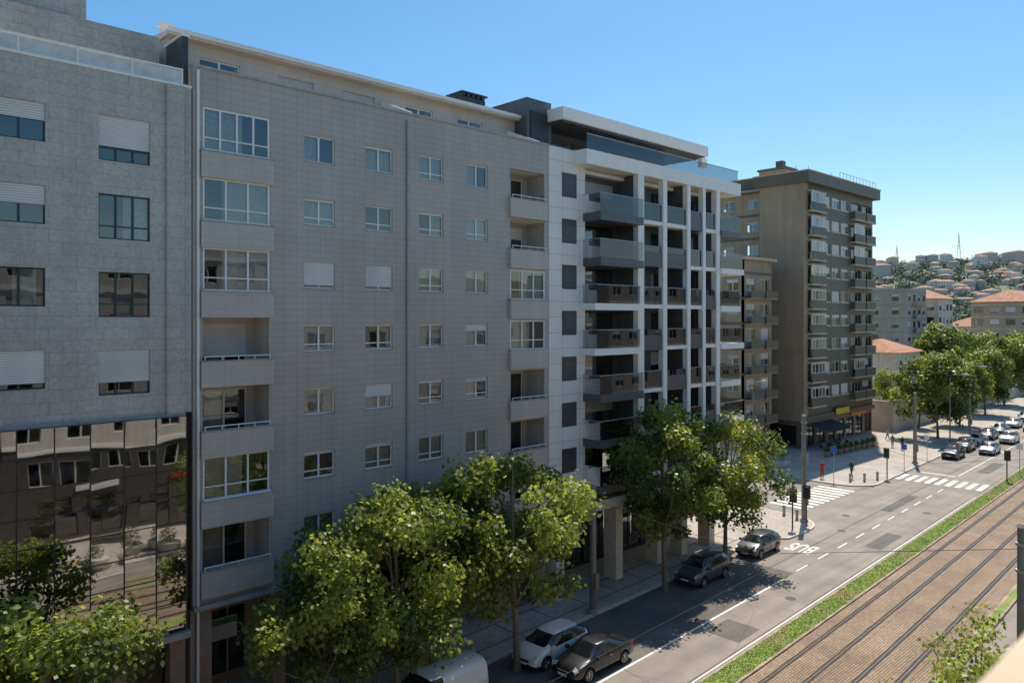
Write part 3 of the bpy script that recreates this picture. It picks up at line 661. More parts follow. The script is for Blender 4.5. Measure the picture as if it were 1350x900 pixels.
# ================================================================= TREES
BARK = M('bark', (.19,.155,.12), .9, var=.3, scale=8, bmp=.5)
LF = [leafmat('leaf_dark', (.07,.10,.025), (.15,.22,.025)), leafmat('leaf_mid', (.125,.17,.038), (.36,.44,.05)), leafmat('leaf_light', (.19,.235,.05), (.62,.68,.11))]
def tree_mesh(seed, H, Rc, th, nleaf=12000, ls=.2, nclump=46, bright=0):
    r = random.Random(seed); tb = B('t')
    cz = th+(H-th)*.5; a = (H-th)*.5
    lean = Vector((r.uniform(-.3,.3), r.uniform(-.3,.3), 0))
    tp = [Vector((0,0,-.1)), Vector((0,0,.4)), lean*.3+Vector((0,0,th*.6)), lean+Vector((0,0,th*1.15)), lean*1.3+Vector((0,0,cz+a*.3)), lean*1.2+Vector((0,0,H-.9))]
    tb.tube('x', BARK, tp, [.24,.17,.14,.12,.07,.02], 9)
    cl = []
    for i in range(nclump):
        ph = r.uniform(0, 6.283); u = r.uniform(-1, 1); rr = r.uniform(.35,1)**.6
        q = math.sqrt(1-u*u)
        prof = 1.0 if u < 0 else 1-.15*u
        p = Vector((math.cos(ph)*q*Rc*rr*prof, math.sin(ph)*q*Rc*rr*prof, cz+u*a*rr))
        p += Vector((r.gauss(0,.3), r.gauss(0,.3), r.gauss(0,.25)))
        cl.append((p+lean, r.uniform(.5,1.15)*Rc*.30))
    for i, (p, cr) in enumerate(cl):
        if i % 2 == 0:
            z0 = r.uniform(th*.8, min(p.z, cz+a*.3)) if p.z > th*.8 else th*.8
            s = lean*min(1.3, z0/th)+Vector((0,0,z0)); mid = (s+p)/2+Vector((0,0,-.25))
            tb.tube('x', BARK, [s, mid, p], [.07,.045,.015], 5, cap=False)
    V, F, _ = tb.p[('x', BARK.name)]; V = list(V); F = list(F); mi = [0]*len(F)
    tot = sum(c[1]**2 for c in cl)
    for p, cr in cl:
        tone = r.choice([0,1,1,2,2] if bright else [0,0,1,1,2])  # bright crowns draw more light leaves, standing in for sunlight on them
        for _ in range(int(nleaf*cr*cr/tot)):
            d = Vector((r.gauss(0,1), r.gauss(0,1), r.gauss(0,.75))); d.normalize(); d *= cr*r.random()**.4*(1.35 if r.random() < .15 else 1)
            q = p+d
            nrm = (d.normalized()*.7+Vector((r.gauss(0,.6), r.gauss(0,.6), .5+r.gauss(0,.5)))).normalized()
            t_ = nrm.orthogonal().normalized(); t_.rotate(Matrix.Rotation(r.uniform(0,6.28), 3, nrm)); u_ = nrm.cross(t_)
            L = ls*r.uniform(.6,1.3); W = L*.42; o = len(V)
            V += [tuple(q-t_*L*.5), tuple(q+u_*W-nrm*L*.06), tuple(q+t_*L*.55-nrm*L*.15), tuple(q-u_*W-nrm*L*.06)]
            F.append((o,o+1,o+2,o+3))
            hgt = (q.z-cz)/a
            mi.append(1+max(0, min(2, tone+(1 if hgt > .2 and r.random() < .45 else 0)-(1 if hgt < -.5 and r.random() < .5 else 0)+(r.choice([-1,0,0,1]) if r.random() < .4 else 0))))  # sunlit top and shaded underside of the crown put into leaf tone
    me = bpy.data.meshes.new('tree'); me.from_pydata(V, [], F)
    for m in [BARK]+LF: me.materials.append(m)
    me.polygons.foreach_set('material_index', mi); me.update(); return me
def put_tree(me, x, y, rz=0, sc=1.0, name='street_tree', z=.1):
    o = bpy.data.objects.new(name, me); scene.collection.objects.link(o); o.location = (x,y,z); o.rotation_euler = (0,0,rz); o.scale = (sc,sc,sc); return o
T1 = tree_mesh(1, 10.6, 3.5, 3.3, 13000, .24, 46, 1); T2 = tree_mesh(2, 10.2, 3.7, 3.0, 13000, .24, 46, 1); T3 = tree_mesh(3, 11.0, 3.3, 3.4, 13000, .23)
T4 = tree_mesh(4, 9.4, 3.1, 3.0, 11000, .22, 46, 1); T5 = tree_mesh(5, 11.4, 4.9, 2.6, 13000, .36, 60)
T6 = tree_mesh(8, 9.4, 2.5, 3.0, 3400, .17, 40)
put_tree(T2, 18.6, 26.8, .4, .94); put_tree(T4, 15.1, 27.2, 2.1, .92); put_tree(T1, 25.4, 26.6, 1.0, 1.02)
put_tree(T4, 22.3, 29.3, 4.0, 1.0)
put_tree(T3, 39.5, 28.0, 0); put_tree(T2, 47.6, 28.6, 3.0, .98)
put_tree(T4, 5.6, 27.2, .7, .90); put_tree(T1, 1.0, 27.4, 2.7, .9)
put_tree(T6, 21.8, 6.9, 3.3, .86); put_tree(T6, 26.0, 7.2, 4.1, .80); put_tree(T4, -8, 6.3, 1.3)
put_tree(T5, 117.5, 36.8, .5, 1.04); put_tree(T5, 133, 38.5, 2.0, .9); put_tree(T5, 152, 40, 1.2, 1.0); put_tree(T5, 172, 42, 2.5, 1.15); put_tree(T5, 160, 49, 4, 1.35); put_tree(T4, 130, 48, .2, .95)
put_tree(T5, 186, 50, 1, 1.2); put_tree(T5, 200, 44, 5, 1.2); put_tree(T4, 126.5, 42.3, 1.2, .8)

rd = random.Random(77)
HZ = [M('hazy_foliage', (.20,.235,.165), .9, var=.3, scale=.05), M('hazy_foliage_dark', (.15,.185,.14), .9, var=.3, scale=.05)]  # paler foliage colours stand in for distance haze
V = []; F = []; mi = []
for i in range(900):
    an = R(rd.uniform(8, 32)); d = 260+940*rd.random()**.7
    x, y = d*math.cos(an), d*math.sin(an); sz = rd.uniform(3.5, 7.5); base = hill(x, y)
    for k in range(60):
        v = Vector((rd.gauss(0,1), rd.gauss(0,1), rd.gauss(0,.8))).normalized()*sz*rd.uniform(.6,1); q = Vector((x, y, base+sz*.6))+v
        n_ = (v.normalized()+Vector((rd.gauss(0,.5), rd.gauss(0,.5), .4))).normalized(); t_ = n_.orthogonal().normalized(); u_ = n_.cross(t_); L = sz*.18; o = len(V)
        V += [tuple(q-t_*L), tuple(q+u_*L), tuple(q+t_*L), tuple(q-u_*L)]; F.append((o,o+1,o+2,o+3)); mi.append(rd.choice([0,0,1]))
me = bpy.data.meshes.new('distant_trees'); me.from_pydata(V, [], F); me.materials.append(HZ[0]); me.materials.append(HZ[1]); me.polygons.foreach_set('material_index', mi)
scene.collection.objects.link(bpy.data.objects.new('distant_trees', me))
b = B('distant_village')
HT = M('hazy_roof', (.48,.30,.22), .9, var=.2, scale=.03); HW = [M('hazy_wall_cream', (.64,.58,.50), .9), M('hazy_wall_grey', (.50,.48,.45), .9), M('hazy_wall_white', (.72,.69,.64), .9)]  # distance haze put into the paler roof and wall colours
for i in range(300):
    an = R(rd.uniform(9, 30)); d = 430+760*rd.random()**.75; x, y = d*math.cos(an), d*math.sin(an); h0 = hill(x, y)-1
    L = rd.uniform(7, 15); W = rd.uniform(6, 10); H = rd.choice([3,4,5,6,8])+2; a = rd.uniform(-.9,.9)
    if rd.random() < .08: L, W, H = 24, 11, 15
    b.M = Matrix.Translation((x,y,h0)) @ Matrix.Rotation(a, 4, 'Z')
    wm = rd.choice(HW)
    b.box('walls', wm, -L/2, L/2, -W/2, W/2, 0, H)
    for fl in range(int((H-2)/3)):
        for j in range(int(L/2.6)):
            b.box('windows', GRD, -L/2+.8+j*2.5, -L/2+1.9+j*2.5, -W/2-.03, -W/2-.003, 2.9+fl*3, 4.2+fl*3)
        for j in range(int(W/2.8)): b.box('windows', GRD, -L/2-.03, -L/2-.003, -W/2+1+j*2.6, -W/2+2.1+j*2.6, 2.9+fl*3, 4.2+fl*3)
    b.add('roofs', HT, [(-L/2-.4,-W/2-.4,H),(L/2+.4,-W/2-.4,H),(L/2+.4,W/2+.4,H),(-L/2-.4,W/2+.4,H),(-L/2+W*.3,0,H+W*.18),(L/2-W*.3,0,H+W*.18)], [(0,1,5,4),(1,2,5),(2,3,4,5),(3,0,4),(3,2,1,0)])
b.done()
for (an, d, hh) in ((19.8, 1150, 36), (16.2, 1100, 44)):
    x, y = d*math.cos(R(an)), d*math.sin(R(an)); b = B('transmission_tower'); z = 0
    for sx in (-1,1):
        for sy in (-1,1): b.tube('leg', MTL, [(sx*3,sy*3,0),(sx*.6,sy*.6,hh*.7),(0,0,hh)], .18, 4)
    for zz in (.6,.72,.84): b.box('arm', MTL, -5, 5, -.2, .2, hh*zz, hh*zz+.3)
    for k in range(6): b.tube('brace', MTL, [(-3+k*.42,-3+k*.42,hh*.115*k),(3-(k+1)*.42,-3+(k+1)*.42,hh*.115*(k+1))], .12, 4)
    b.done((x, y, hill(x, y)-1))

b = B('stone_wall')
b.box('wall', GRAN, 119.5, 138, 43.5, 44.0, .1, 4.6); b.box('cap', CONC, 119.4, 138.1, 43.4, 44.1, 4.603, 4.75); b.box('return', GRAN, 119.5, 120, 44.0, 58, .1, 4.6); b.done()
b = B('stone_wall'); b.box('wall', CRW, 139, 200, 44.6, 45.0, .1, 3.0); b.box('cap', TERR, 138.9, 200, 44.5, 45.1, 3.003, 3.12); b.done()

# ================================================================= CARS
GLC = M('car_glass', (.012,.014,.016), .04, var=.1, spec=.9)
RIM = M('alloy_rim', (.45,.45,.46), .3, .9)
LAMP = M('headlamp', (.65,.68,.70), .1, .3); TAIL = M('tail_lamp', (.35,.01,.01), .2); PLATE = M('number_plate', (.75,.75,.72), .4)
def paint(name, col, metal=.3): return M('car_paint_'+name, col, .32, metal, var=.03, coat=.9)
SPEC = {
 'sedan': dict(L=4.6, wb=1.36, st=[(-2.3,.66,.72,.80,.60),(-2.26,.80,.86,.93,.70),(-2.0,.87,.93,1.03,.74),(-1.6,.89,.95,1.07,.72),(-1.15,.90,.95,1.27,.62),(-.75,.90,.94,1.42,.60),(-.14,.90,.93,1.46,.62),(-.06,.90,.93,1.46,.62),(.45,.90,.92,1.42,.61),(.85,.90,.91,1.2,.66),(1.2,.90,.90,1.0,.74),(1.5,.89,.84,.95,.74),(1.95,.86,.74,.84,.68),(2.2,.80,.62,.72,.62),(2.3,.66,.52,.58,.52)], side=(3,9), roof=(5,8)),
 'hatch': dict(L=4.2, wb=1.28, st=[(-2.1,.66,.78,.86,.60),(-2.05,.82,.92,1.05,.64),(-1.85,.87,.96,1.30,.62),(-1.55,.88,.96,1.43,.62),(-1.0,.89,.95,1.49,.63),(-.5,.89,.94,1.51,.64),(-.14,.89,.93,1.51,.64),(-.06,.89,.93,1.51,.64),(.5,.89,.92,1.45,.63),(.9,.89,.91,1.25,.67),(1.25,.88,.90,1.04,.73),(1.5,.87,.86,.98,.73),(1.85,.83,.74,.86,.66),(2.03,.76,.62,.72,.6),(2.1,.62,.52,.58,.5)], side=(2,9), roof=(3,8)),
 'suv': dict(L=4.4, wb=1.32, st=[(-2.2,.68,.86,.95,.60),(-2.16,.84,1.02,1.15,.68),(-2.0,.89,1.06,1.45,.66),(-1.7,.90,1.06,1.60,.66),(-1.0,.91,1.05,1.66,.67),(-.5,.91,1.04,1.67,.68),(-.14,.91,1.03,1.67,.68),(-.06,.91,1.03,1.67,.68),(.45,.91,1.02,1.62,.67),(.9,.91,1.01,1.38,.71),(1.25,.90,1.0,1.14,.76),(1.5,.89,.97,1.08,.76),(1.95,.86,.86,.97,.70),(2.13,.8,.72,.82,.64),(2.2,.68,.6,.66,.54)], side=(2,9), roof=(3,8)),
 'van': dict(L=4.9, wb=1.55, st=[(-2.45,.80,1.1,1.80,.74),(-2.42,.90,1.15,1.92,.78),(-2.2,.93,1.15,1.97,.80),(-1.6,.93,1.15,1.98,.80),(-1.0,.93,1.15,1.98,.80),(-.3,.93,1.15,1.98,.80),(.2,.93,1.15,1.97,.80),(.3,.93,1.15,1.97,.80),(.8,.93,1.13,1.93,.79),(1.35,.92,1.1,1.6,.78),(1.75,.91,1.05,1.22,.78),(1.95,.9,1.0,1.12,.76),(2.2,.86,.88,.98,.70),(2.38,.8,.72,.8,.64),(2.45,.68,.6,.66,.54)], side=(6,9), roof=(1,8)),
}
_cm = {}
def car_body(kind):
    if kind in _cm: return _cm[kind]
    S = SPEC[kind]; st = S['st']; vs = []; fs = []; mi = []; N = 14
    for i, (x, w_, belt, top, wt) in enumerate(st):
        e = min(1, min(i, len(st)-1-i)/1.0); zb = .34 if e == 0 else .24
        half = [(0,zb),(w_*.86,zb),(w_*.985,zb+.10),(w_,(zb+belt)*.5),(w_*.985,belt-.06),(w_*.95,belt),(wt,top-.045),]
        ring = half + [(0, top)] + [(-a, z) for a, z in half[:0:-1]]
        vs += [(x, a, z) for a, z in ring]
    for i in range(len(st)-1):
        for k in range(N):
            k2 = (k+1) % N; fs.append((i*N+k, i*N+k2, (i+1)*N+k2, (i+1)*N+k))
            m = 0
            if k in (5, 8) and S['side'][0] <= i < S['side'][1] and i != 6: m = 1
            if k in (5, 8) and i == 6: m = 2
            if k in (6, 7):
                if i >= S['roof'][1] and i < 10: m = 1
                if 1 <= i < S['roof'][0] and not (kind == 'sedan' and i < 3): m = 1
                if kind == 'van' and i < 3: m = 0
            if k in (0, 13, 1, 12): m = 2
            mi.append(m)
    fs.append(tuple(range(N))); fs.append(tuple((len(st)-1)*N+k for k in reversed(range(N)))); mi += [0, 0]
    me = bpy.data.meshes.new('body'); me.from_pydata(vs, [], fs)
    for m in (RIM, GLC, BLACK): me.materials.append(m)
    me.polygons.foreach_set('material_index', mi); me.polygons.foreach_set('use_smooth', [True]*len(fs)); me.update()
    bm = bmesh.new(); bm.from_mesh(me); bmesh.ops.recalc_face_normals(bm, faces=bm.faces)
    cl = bm.edges.layers.float.get('crease_edge') or bm.edges.layers.float.new('crease_edge')
    for e in bm.edges:
        ms = {f.material_index for f in e.link_faces}
        if len(ms) > 1: e[cl] = .55
    bm.to_mesh(me); bm.free()
    o = bpy.data.objects.new('tmp', me); scene.collection.objects.link(o)
    s = o.modifiers.new('s', 'SUBSURF'); s.levels = 2; s.render_levels = 2
    cb = B('cut')
    for sx in (-1,1): cb.tube('c', BLACK, [(sx*S['wb'], -1.5, .34), (sx*S['wb'], 1.5, .34)], .385, 28)
    co = cb.done(); co.data.materials.clear()
    for m in (RIM, GLC, BLACK): co.data.materials.append(m)
    co.data.polygons.foreach_set('material_index', [2]*len(co.data.polygons))
    bo = o.modifiers.new('b', 'BOOLEAN'); bo.operation = 'DIFFERENCE'; bo.object = co; bo.solver = 'EXACT'
    dg = bpy.context.evaluated_depsgraph_get(); res = bpy.data.meshes.new_from_object(o.evaluated_get(dg)); 
    bpy.data.objects.remove(o); bpy.data.objects.remove(co)
    _cm[kind] = res; return res
def car(name, kind, x, y, rz, pm):
    S = SPEC[kind]; me = car_body(kind).copy(); me.materials[0] = pm; hl = S['L']/2; wb = S['wb']; W = S['st'][6][1]
    b = B(name)
    for sx in (-1,1):
        for sy in (-1,1):
            yo = sy*(W-.01); yi = sy*(W-.22)
            b.tube('tyres', BLACK, [(sx*wb,yi,.32),(sx*wb,yi+sy*.03,.32),(sx*wb,yo-sy*.03,.32),(sx*wb,yo,.32)], [.29,.32,.32,.295], 24)
            b.tube('wheel_hubs', M('wheel_dark', (.04,.04,.04), .5), [(sx*wb,yo-sy*.03,.32),(sx*wb,yo+sy*.003,.32)], .225, 24)
            for k in range(5):
                a = k*1.2566; dx, dz = math.cos(a), math.sin(a)
                b.tube('wheel_spokes', RIM, [(sx*wb+dx*.03,yo+sy*.012,.32+dz*.03),(sx*wb+dx*.2,yo+sy*.008,.32+dz*.2)], [.035,.025], 5)
            for k in range(20):
                a0 = k*.31416; a1 = a0+.3142
                b.tube('wheel_rims', RIM, [(sx*wb+math.cos(a0)*.215,yo+sy*.006,.32+math.sin(a0)*.215),(sx*wb+math.cos(a1)*.215,yo+sy*.006,.32+math.sin(a1)*.215)], .014, 4, cap=False)
    b.box('underbody', BLACK, -wb+.4, wb-.4, -.7, .7, .2, .5); b.box('axles', BLACK, -wb-.3, -wb+.3, -.62, .62, .25, .6); b.box('axles', BLACK, wb-.3, wb+.3, -.62, .62, .25, .6)
    fz = S['st'][-2][2]; rzv = S['st'][1][2]
    for sy in (-1,1):
        b.M = Matrix.Translation((hl-.24, sy*.62, fz+.06)) @ Matrix.Rotation(sy*-R(28), 4, 'Z') @ Matrix.Rotation(R(25), 4, 'Y')
        b.box('headlamps', LAMP, -.1, .12, -.16, .16, -.05, .075)
        b.M = Matrix.Translation((-hl+.1, sy*.66, rzv-.08)) @ Matrix.Rotation(sy*R(20), 4, 'Z')
        b.box('tail_lamps', TAIL, -.07, .1, -.13, .13, -.1, .1)
        b.M = Matrix.Translation((.82, sy*(W+.06), S['st'][9][2]+.04)); b.box('mirrors', pm, -.06, .06, -.1, .1, -.03, .12)
        b.M = Matrix.Identity(4)
        b.box('door_handles', RIM, -.35, -.2, sy*W-.012, sy*W+.012, S['st'][6][2]-.14, S['st'][6][2]-.115)
        for xx in (-.1, .98, -1.02 if kind != 'van' else -.1001): b.box('door_seams', BLACK, xx-.006, xx+.006, sy*W-.012, sy*W+.001, .35, S['st'][6][2]-.06)
    b.box('grille', BLACK, hl-.12, hl+.005, -.42, .42, fz-.13, fz-.02); b.box('lower_intake', BLACK, hl-.1, hl+.0, -.5, .5, .34, .42)
    b.box('number_plates', PLATE, hl-.02, hl+.02, -.26, .26, fz-.25, fz-.14); b.box('number_plates', PLATE, -hl-.012, -hl+.05, -.26, .26, .62, .73)
    par = b.done((x, y, 0.005), rz)
    o = bpy.data.objects.new('body', me); scene.collection.objects.link(o); o.parent = par
    return par
PW = paint('white', (.76,.74,.70), 0); PB = paint('black', (.012,.013,.018)); PG = paint('grey', (.10,.105,.11), .5); PS = paint('silver', (.42,.43,.44), .6); PR = paint('red', (.35,.02,.02)); PBL = paint('blue', (.03,.06,.15))
RZ = R(182.6)
car('parked_car', 'hatch', 27.6, 26.45, RZ, PW); car('sedan_car', 'sedan', 28.3, 24.25, R(181.6), PB)
car('parked_van', 'van', 20.0, 26.1, RZ, PW); car('parked_car', 'suv', 43.0, 27.5, RZ, PG); car('parked_car', 'hatch', 50.9, 27.9, RZ, PG)
for (x, w_, k, pm) in ((103,25.9,'suv',PB),(109.5,23.4,'hatch',PS),(110,26.3,'suv',PG),(116.5,26.3,'sedan',PG),(123,26.4,'hatch',PB),(130,26.4,'sedan',PG),(121,23.5,'suv',PW),(139,26.4,'hatch',PW),(148,26.4,'suv',PB),(136,23.5,'hatch',PS)):
    q = P(x, w_); car('car', k, q[0], q[1], RZ, pm)

# ================================================================= STREET FURNITURE
POLE = M('grey_pole', (.24,.23,.21), .5, .3); LENS = M('lamp_lens', (.6,.6,.58), .3)
def cat_pole(x, y, h, name='catenary_pole', lamp=False):
    b = B(name)
    b.tube('base', CONC, [(0,0,0),(0,0,.25)], .34, 12); b.tube('mast', POLE, [(0,0,.2),(0,0,h)], [.21,.17], 14); b.tube('cap', POLE, [(0,0,h),(0,0,h+.12)], [.22,.1], 14)
    b.box('junction_box', POLE, -.16, .16, -.34, -.20, 1.4, 2.3)
    for z in (h-.6, h-1.5): b.tube('band', MTL, [(0,0,z),(0,0,z+.08)], .23, 14)
    if lamp:
        for sy in (-1, 1): b.tube('arm', POLE, [(0,0,h-.1),(0,sy*.9,h+.35),(0,sy*1.7,h+.4)], .05, 8); b.tube('luminaire', LENS, [(0,sy*1.3,h+.35),(0,sy*1.7,h+.37),(0,sy*2.3,h+.33)], [.08,.16,.06], 10)
    b.done((x, y, .12))
poles = [(33.3, 28.55, 7.2), (61.0, 29.3, 8.8), (95.0, 32.2, 8.2), (125.3, 35.0, 9.6)]
for i, (x, y, h) in enumerate(poles): cat_pole(x, y, h, lamp=(i == 3))
poles2 = [(3, 7.0, 8.0), (29.9, 6.75, 9.9), (61.2, 9.6, 8.8), (95, 11.2, 8.8), (125, 12.4, 9.6)]
for x, y, h in poles2: cat_pole(x, y, h)
b = B('overhead_wires')
for (x, y, h), (x2, y2, h2) in zip(poles, poles2[1:]):
    b.tube('span', BLACK, [(x,y,h-.6),((x+x2)/2,(y+y2)/2,6.3),(x2,y2,h2-.6)], .012, 4)
for wr in (12.5, 15.6):
    pts = [P(s, wr, 5.7) for s in range(-60, 300, 15)]; b.tube('contact', BLACK, pts, .010, 4)
b.done()
def lamp_post(x, y, h, dirx, diry):
    b = B('street_lamp')
    b.tube('post', POLE, [(0,0,0),(0,0,1.2),(0,0,h-.6),(dirx*.3,diry*.3,h-.1),(dirx*1.6,diry*1.6,h)], [.1,.09,.06,.05,.04], 10)
    b.tube('head', LENS, [(dirx*1.4,diry*1.4,h),(dirx*1.8,diry*1.8,h+.03),(dirx*2.4,diry*2.4,h)], [.06,.15,.05], 10)
    b.done((x,y,.12))
lamp_post(78.3, 43.5, 9.8, .98, -.2)
lamp_post(112, 33.6, 9.5, 0, -1)
def sign_post(name, x, y, h, col, shape='disc', rz=0, ring=None):
    b = B(name)
    b.tube('post', MTL, [(0,0,0),(0,0,h+.1)], .035, 8)
    if shape == 'disc':
        b.tube('plate', M('sign_'+col[0], col[1], .4), [(-.05,0,h-.2),(-.08,0,h-.2)], .30, 24)
        if ring:
            for k in range(24):
                a0 = k*.2618; a1 = a0+.262
                b.tube('ring', M('sign_'+ring[0], ring[1], .4), [(-.085,math.cos(a0)*.27,h-.2+math.sin(a0)*.27),(-.085,math.cos(a1)*.27,h-.2+math.sin(a1)*.27)], .03, 4, cap=False)
            b.tube('bar', M('sign_'+ring[0], ring[1], .4), [(-.088,-.19,h-.01),(-.088,.19,h-.39)], .025, 4)
    else:
        b.box('plate', M('sign_'+col[0], col[1], .4), -.08, -.05, -.3, .3, h-.6, h)
    b.done((x,y,.12), rz)
BLU = ('blue', (.02,.10,.45)); RED = ('red', (.55,.02,.02)); WH = ('white', (.75,.75,.75)); DG = ('darkgreen', (.03,.08,.05))
sign_post('no_parking_sign', 16.9, 27.9, 2.6, BLU, ring=RED, rz=R(40)); sign_post('traffic_sign', 78.3, 34.4, 3.6, BLU, 'sq', rz=R(20)); sign_post('traffic_sign', 96, 22.0, 3.4, WH, 'sq', rz=0)
sign_post('traffic_sign', 90.5, 31.8, 2.8, BLU, 'sq', rz=0); sign_post('traffic_sign', 99, 32.2, 2.8, WH, rz=0)
def traffic_light(x, y, rz):
    b = B('traffic_light')
    b.tube('post', M('green_pole', (.03,.07,.05), .5), [(0,0,0),(0,0,3.0)], .06, 10); b.box('housing', BLACK, -.16, .16, -.18, .18, 2.2, 3.1)
    b.box('backboard', M('signal_board', (.05,.10,.07), .6), .165, .19, -.3, .3, 2.1, 3.2)
    for z, cc in ((2.95,'red'),(2.65,'amber'),(2.35,'green')):
        b.tube('lens', M('lens_'+cc, {'red':(.2,.01,.01),'amber':(.25,.12,.01),'green':(.01,.18,.06)}[cc], .2), [(.19,0,z),(.22,0,z)], .1, 14); b.tube('visor', BLACK, [(.22,0,z+.05),(.36,0,z+.06)], .11, 10)
    b.done((x,y,.12), rz)
traffic_light(58.2, 28.9, R(10)); traffic_light(60.2, 28.7, R(20)); traffic_light(84.2, 31.3, R(180)); traffic_light(91.5, 22.1, 0)
def bollard(x, y):
    b = B('bollard'); b.tube('post', CONC, [(0,0,0),(0,0,.6),(0,0,.7),(0,0,.82),(0,0,.9)], [.13,.12,.16,.15,.06], 14); b.done((x,y,.12), smooth=('post',))
for x, y in ((79.5,33.2),(80.6,32.2),(82.4,31.6),(61.7,31.4),(61.2,30.0),(22.6,28.2),(24.0,28.3)): bollard(x, y)
def planter(x, y, r=.75, shrub=True, name='planter', mat=None, s=1):
    b = B(name); mat = mat or M('light_concrete', (.62,.57,.49), .8)
    b.tube('pot', mat, [(0,0,0),(0,0,.15),(0,0,.6*s),(0,0,.72*s),(0,0,.72*s)], [r*.7,r*.8,r,r,r*.85], 20)
    rr = random.Random(int(x*10))
    if shrub:
        vs=[]; fs=[]
        for _ in range(260):
            v = Vector((rr.gauss(0,1), rr.gauss(0,1), rr.gauss(0,1))).normalized()*r*.8*rr.random()**.4; q = Vector((0,0,.72*s+r*.55))+Vector((v.x,v.y,v.z*1.1))
            n_ = Vector((rr.gauss(0,1), rr.gauss(0,1), rr.gauss(.4,1))).normalized(); t_ = n_.orthogonal().normalized(); u_ = n_.cross(t_); L=.1; o=len(vs)
            vs += [tuple(q-t_*L), tuple(q+u_*L*.5), tuple(q+t_*L), tuple(q-u_*L*.5)]; fs.append((o,o+1,o+2,o+3))
        b.add('shrub', LF[1], vs, fs)
    b.done((x,y,.12))
for x, y in ((81.8,41.8),(84.6,43.2),(15,5.0),(17.3,5.1),(19.3,5.2),(12.6,4.9)): planter(x, y, .85)
for i in range(9): planter(91.5+i*1.5, 41.0-.1*i, .42, name='potted_shrub', mat=BRN, s=1)
for i in range(4):
    b = B('cafe_table'); b.tube('top', MTL, [(0,0,.72),(0,0,.75)], .38, 16); b.tube('leg', MTL, [(0,0,0),(0,0,.72)], .03, 6); b.tube('foot', MTL, [(0,0,0),(0,0,.03)], .22, 12)
    for sx in (-1,1):
        b.box('seat', FRD, sx*.75-.2, sx*.75+.2, -.2, .2, .43, .46); b.box('backrest', FRD, sx*.93-.02, sx*.93+.02, -.2, .2, .46, .85)
        for a in (-.17,.17):
            for c_ in (-.17,.17): b.tube('chair_leg', FRD, [(sx*.75+a,c_,0),(sx*.75+a,c_,.43)], .015, 5)
    b.done((96+i*1.9, 43.4, .12), .3*i)
b = B('parking_meter'); b.box('post', CONC, -.15, .15, -.12, .12, 0, 1.1); b.box('head', POLE, -.2, .2, -.16, .16, 1.103, 1.7); b.box('panel', FRD, -.14, .14, -.175, -.163, 1.25, 1.6); b.done((13.2, 29.8, .12))
b = B('utility_cabinet'); b.box('cabinet', M('cabinet_cream', (.5,.48,.42), .6), -.5, .5, -.2, .2, 0, 1.5); b.box('cap', CONC, -.55, .55, -.25, .25, 1.503, 1.58); b.box('seam', FRD, -.01, .01, -.208, -.2025, .1, 1.4); b.done((83.5, 40.0, .12))

# ================================================================= PEOPLE
SKIN = M('skin', (.45,.28,.20), .6); HAIR = M('hair', (.03,.02,.015), .7)
def person(x, y, rz, shirt, pants, stride=.22, sc=1.0):
    V = []; E = []; Rr = []
    def v(p, r, par=None):
        V.append(p); Rr.append(r)
        if par is not None: E.append((par, len(V)-1))
        return len(V)-1
    pel = v((0,0,.95), .15); wa = v((0,0,1.10), .13, pel); ch = v((.01,0,1.32), .155, wa); nb = v((0,0,1.47), .07, ch); nk = v((.01,0,1.54), .055, nb)
    hd = v((.02,0,1.63), .085, nk); ht = v((.015,0,1.72), .08, hd)
    v((.115,0,1.63), .012, hd)
    for s in (-1,1):
        v((.02,s*.098,1.64), .014, hd)
        hp = v((0,s*.09,.90), .10, pel); fx = s*stride
        kn = v((fx*.5+.03,s*.10,.50), .065, hp); an = v((fx,s*.10,.09), .042, kn); v((fx+.08,s*.105,.05), .045, an); 
        sh = v((0,s*.17,1.42), .065, ch); el = v((-fx*.35,s*.235,1.14), .042, sh); wr = v((-fx*.6+.06,s*.24,.90), .028, el); pm = v((-fx*.6+.08,s*.24,.83), .03, wr)
        for f_, (dy, L) in enumerate(((-.03,.075),(-.012,.09),(.01,.085),(.03,.065))):
            m1 = v((-fx*.6+.09, s*.24+dy, .83-L*.55), .009, pm); v((-fx*.6+.085-.01, s*.24+dy, .83-L), .008, m1)
        m1 = v((-fx*.6+.12, s*.24-s*.02, .85), .011, pm); v((-fx*.6+.135, s*.24-s*.03, .81), .009, m1)
    me = bpy.data.meshes.new('p'); me.from_pydata(V, E, []); o = bpy.data.objects.new('tmp', me); scene.collection.objects.link(o)
    sk = o.modifiers.new('k', 'SKIN'); sk.use_smooth_shade = True
    for i, d in enumerate(me.skin_vertices[0].data): d.radius = (Rr[i], Rr[i]); d.use_root = (i == 0)
    s = o.modifiers.new('s', 'SUBSURF'); s.levels = 2; s.render_levels = 2
    dg = bpy.context.evaluated_depsgraph_get(); res = bpy.data.meshes.new_from_object(o.evaluated_get(dg)); bpy.data.objects.remove(o)
    res.materials.clear()
    for m in (SKIN, HAIR, shirt, pants, BLACK): res.materials.append(m)
    for p in res.polygons:
        c = p.center
        if c.z > 1.50: m = 1 if (c.z > 1.69 or (c.x < .0 and c.z > 1.57)) else 0
        elif abs(c.y) > .19 and c.z < 1.2: m = 0
        elif c.z > .95: m = 2
        elif c.z > .11: m = 3
        else: m = 4
        p.material_index = m
    ob = bpy.data.objects.new('pedestrian', res); scene.collection.objects.link(ob); ob.location = (x,y,.12); ob.rotation_euler = (0,0,rz); ob.scale = (sc,)*3
cl = lambda n, c: M('cloth_'+n, c, .85)
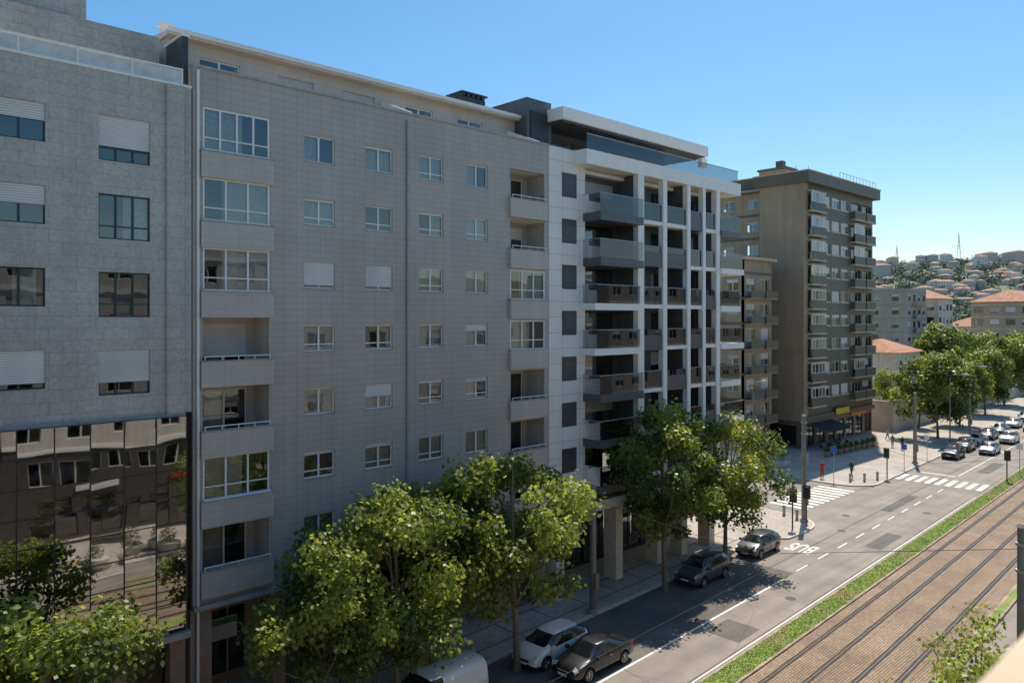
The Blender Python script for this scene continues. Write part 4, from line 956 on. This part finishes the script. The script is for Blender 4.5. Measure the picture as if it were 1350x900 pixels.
person(78.9, 35.9, R(200), cl('red', (.5,.04,.03)), cl('red_trousers', (.35,.04,.03)), sc=1.08); person(81.0, 33.7, R(150), cl('navy', (.03,.04,.07)), cl('jeans', (.06,.08,.13)), sc=1.14)
person(103.5, 36.6, R(10), cl('black', (.02,.02,.02)), cl('jeans', (.06,.08,.13))); person(104.6, 38.2, R(190), cl('teal', (.05,.2,.2)), cl('khaki', (.25,.2,.13)))
person(110.5, 41.0, R(90), cl('white', (.6,.6,.6)), cl('black', (.02,.02,.02)))

# ================================================================= LIGHT, SKY, CAMERA
EL, AZ = 60, 23
S = Vector((math.cos(R(EL))*math.cos(R(AZ)), math.cos(R(EL))*math.sin(R(AZ)), math.sin(R(EL))))
ld = bpy.data.lights.new('sun', 'SUN'); ld.energy = 5.0; ld.angle = R(.5); ld.color = (1, .91, .77)
lo = bpy.data.objects.new('sun', ld); scene.collection.objects.link(lo); lo.rotation_euler = S.to_track_quat('Z', 'Y').to_euler(); lo.location = (0,0,100)
wd = bpy.data.worlds.new('World'); scene.world = wd; wd.use_nodes = True
nt = wd.node_tree; sky = nt.nodes.new('ShaderNodeTexSky'); sky.sky_type = 'NISHITA'; sky.sun_disc = False
sky.sun_elevation = R(EL); sky.sun_rotation = R(90-AZ); sky.air_density = 1.0; sky.dust_density = 0.7; sky.ozone_density = 1.6; sky.altitude = 50
hs = nt.nodes.new('ShaderNodeHueSaturation'); hs.inputs['Hue'].default_value = .492; hs.inputs['Saturation'].default_value = 1.35; nt.links.new(sky.outputs[0], hs.inputs['Color'])
bg = nt.nodes['Background']; bg.inputs[1].default_value = .15; nt.links.new(hs.outputs[0], bg.inputs[0])
cd = bpy.data.cameras.new('camera'); co = bpy.data.objects.new('camera', cd); scene.collection.objects.link(co); scene.camera = co
co.location = (0, 0, 17); co.rotation_euler = (R(90), 0, R(46.7-90)); cd.sensor_width = 36; cd.lens = 26.67; cd.shift_y = -.0222; cd.clip_end = 9000; cd.clip_start = .05
cd.dof.use_dof = True; cd.dof.focus_distance = 55; cd.dof.aperture_fstop = 2.8
scene.view_settings.view_transform = 'Standard'; scene.view_settings.look = 'None'; scene.view_settings.exposure = 0; scene.view_settings.gamma = 1
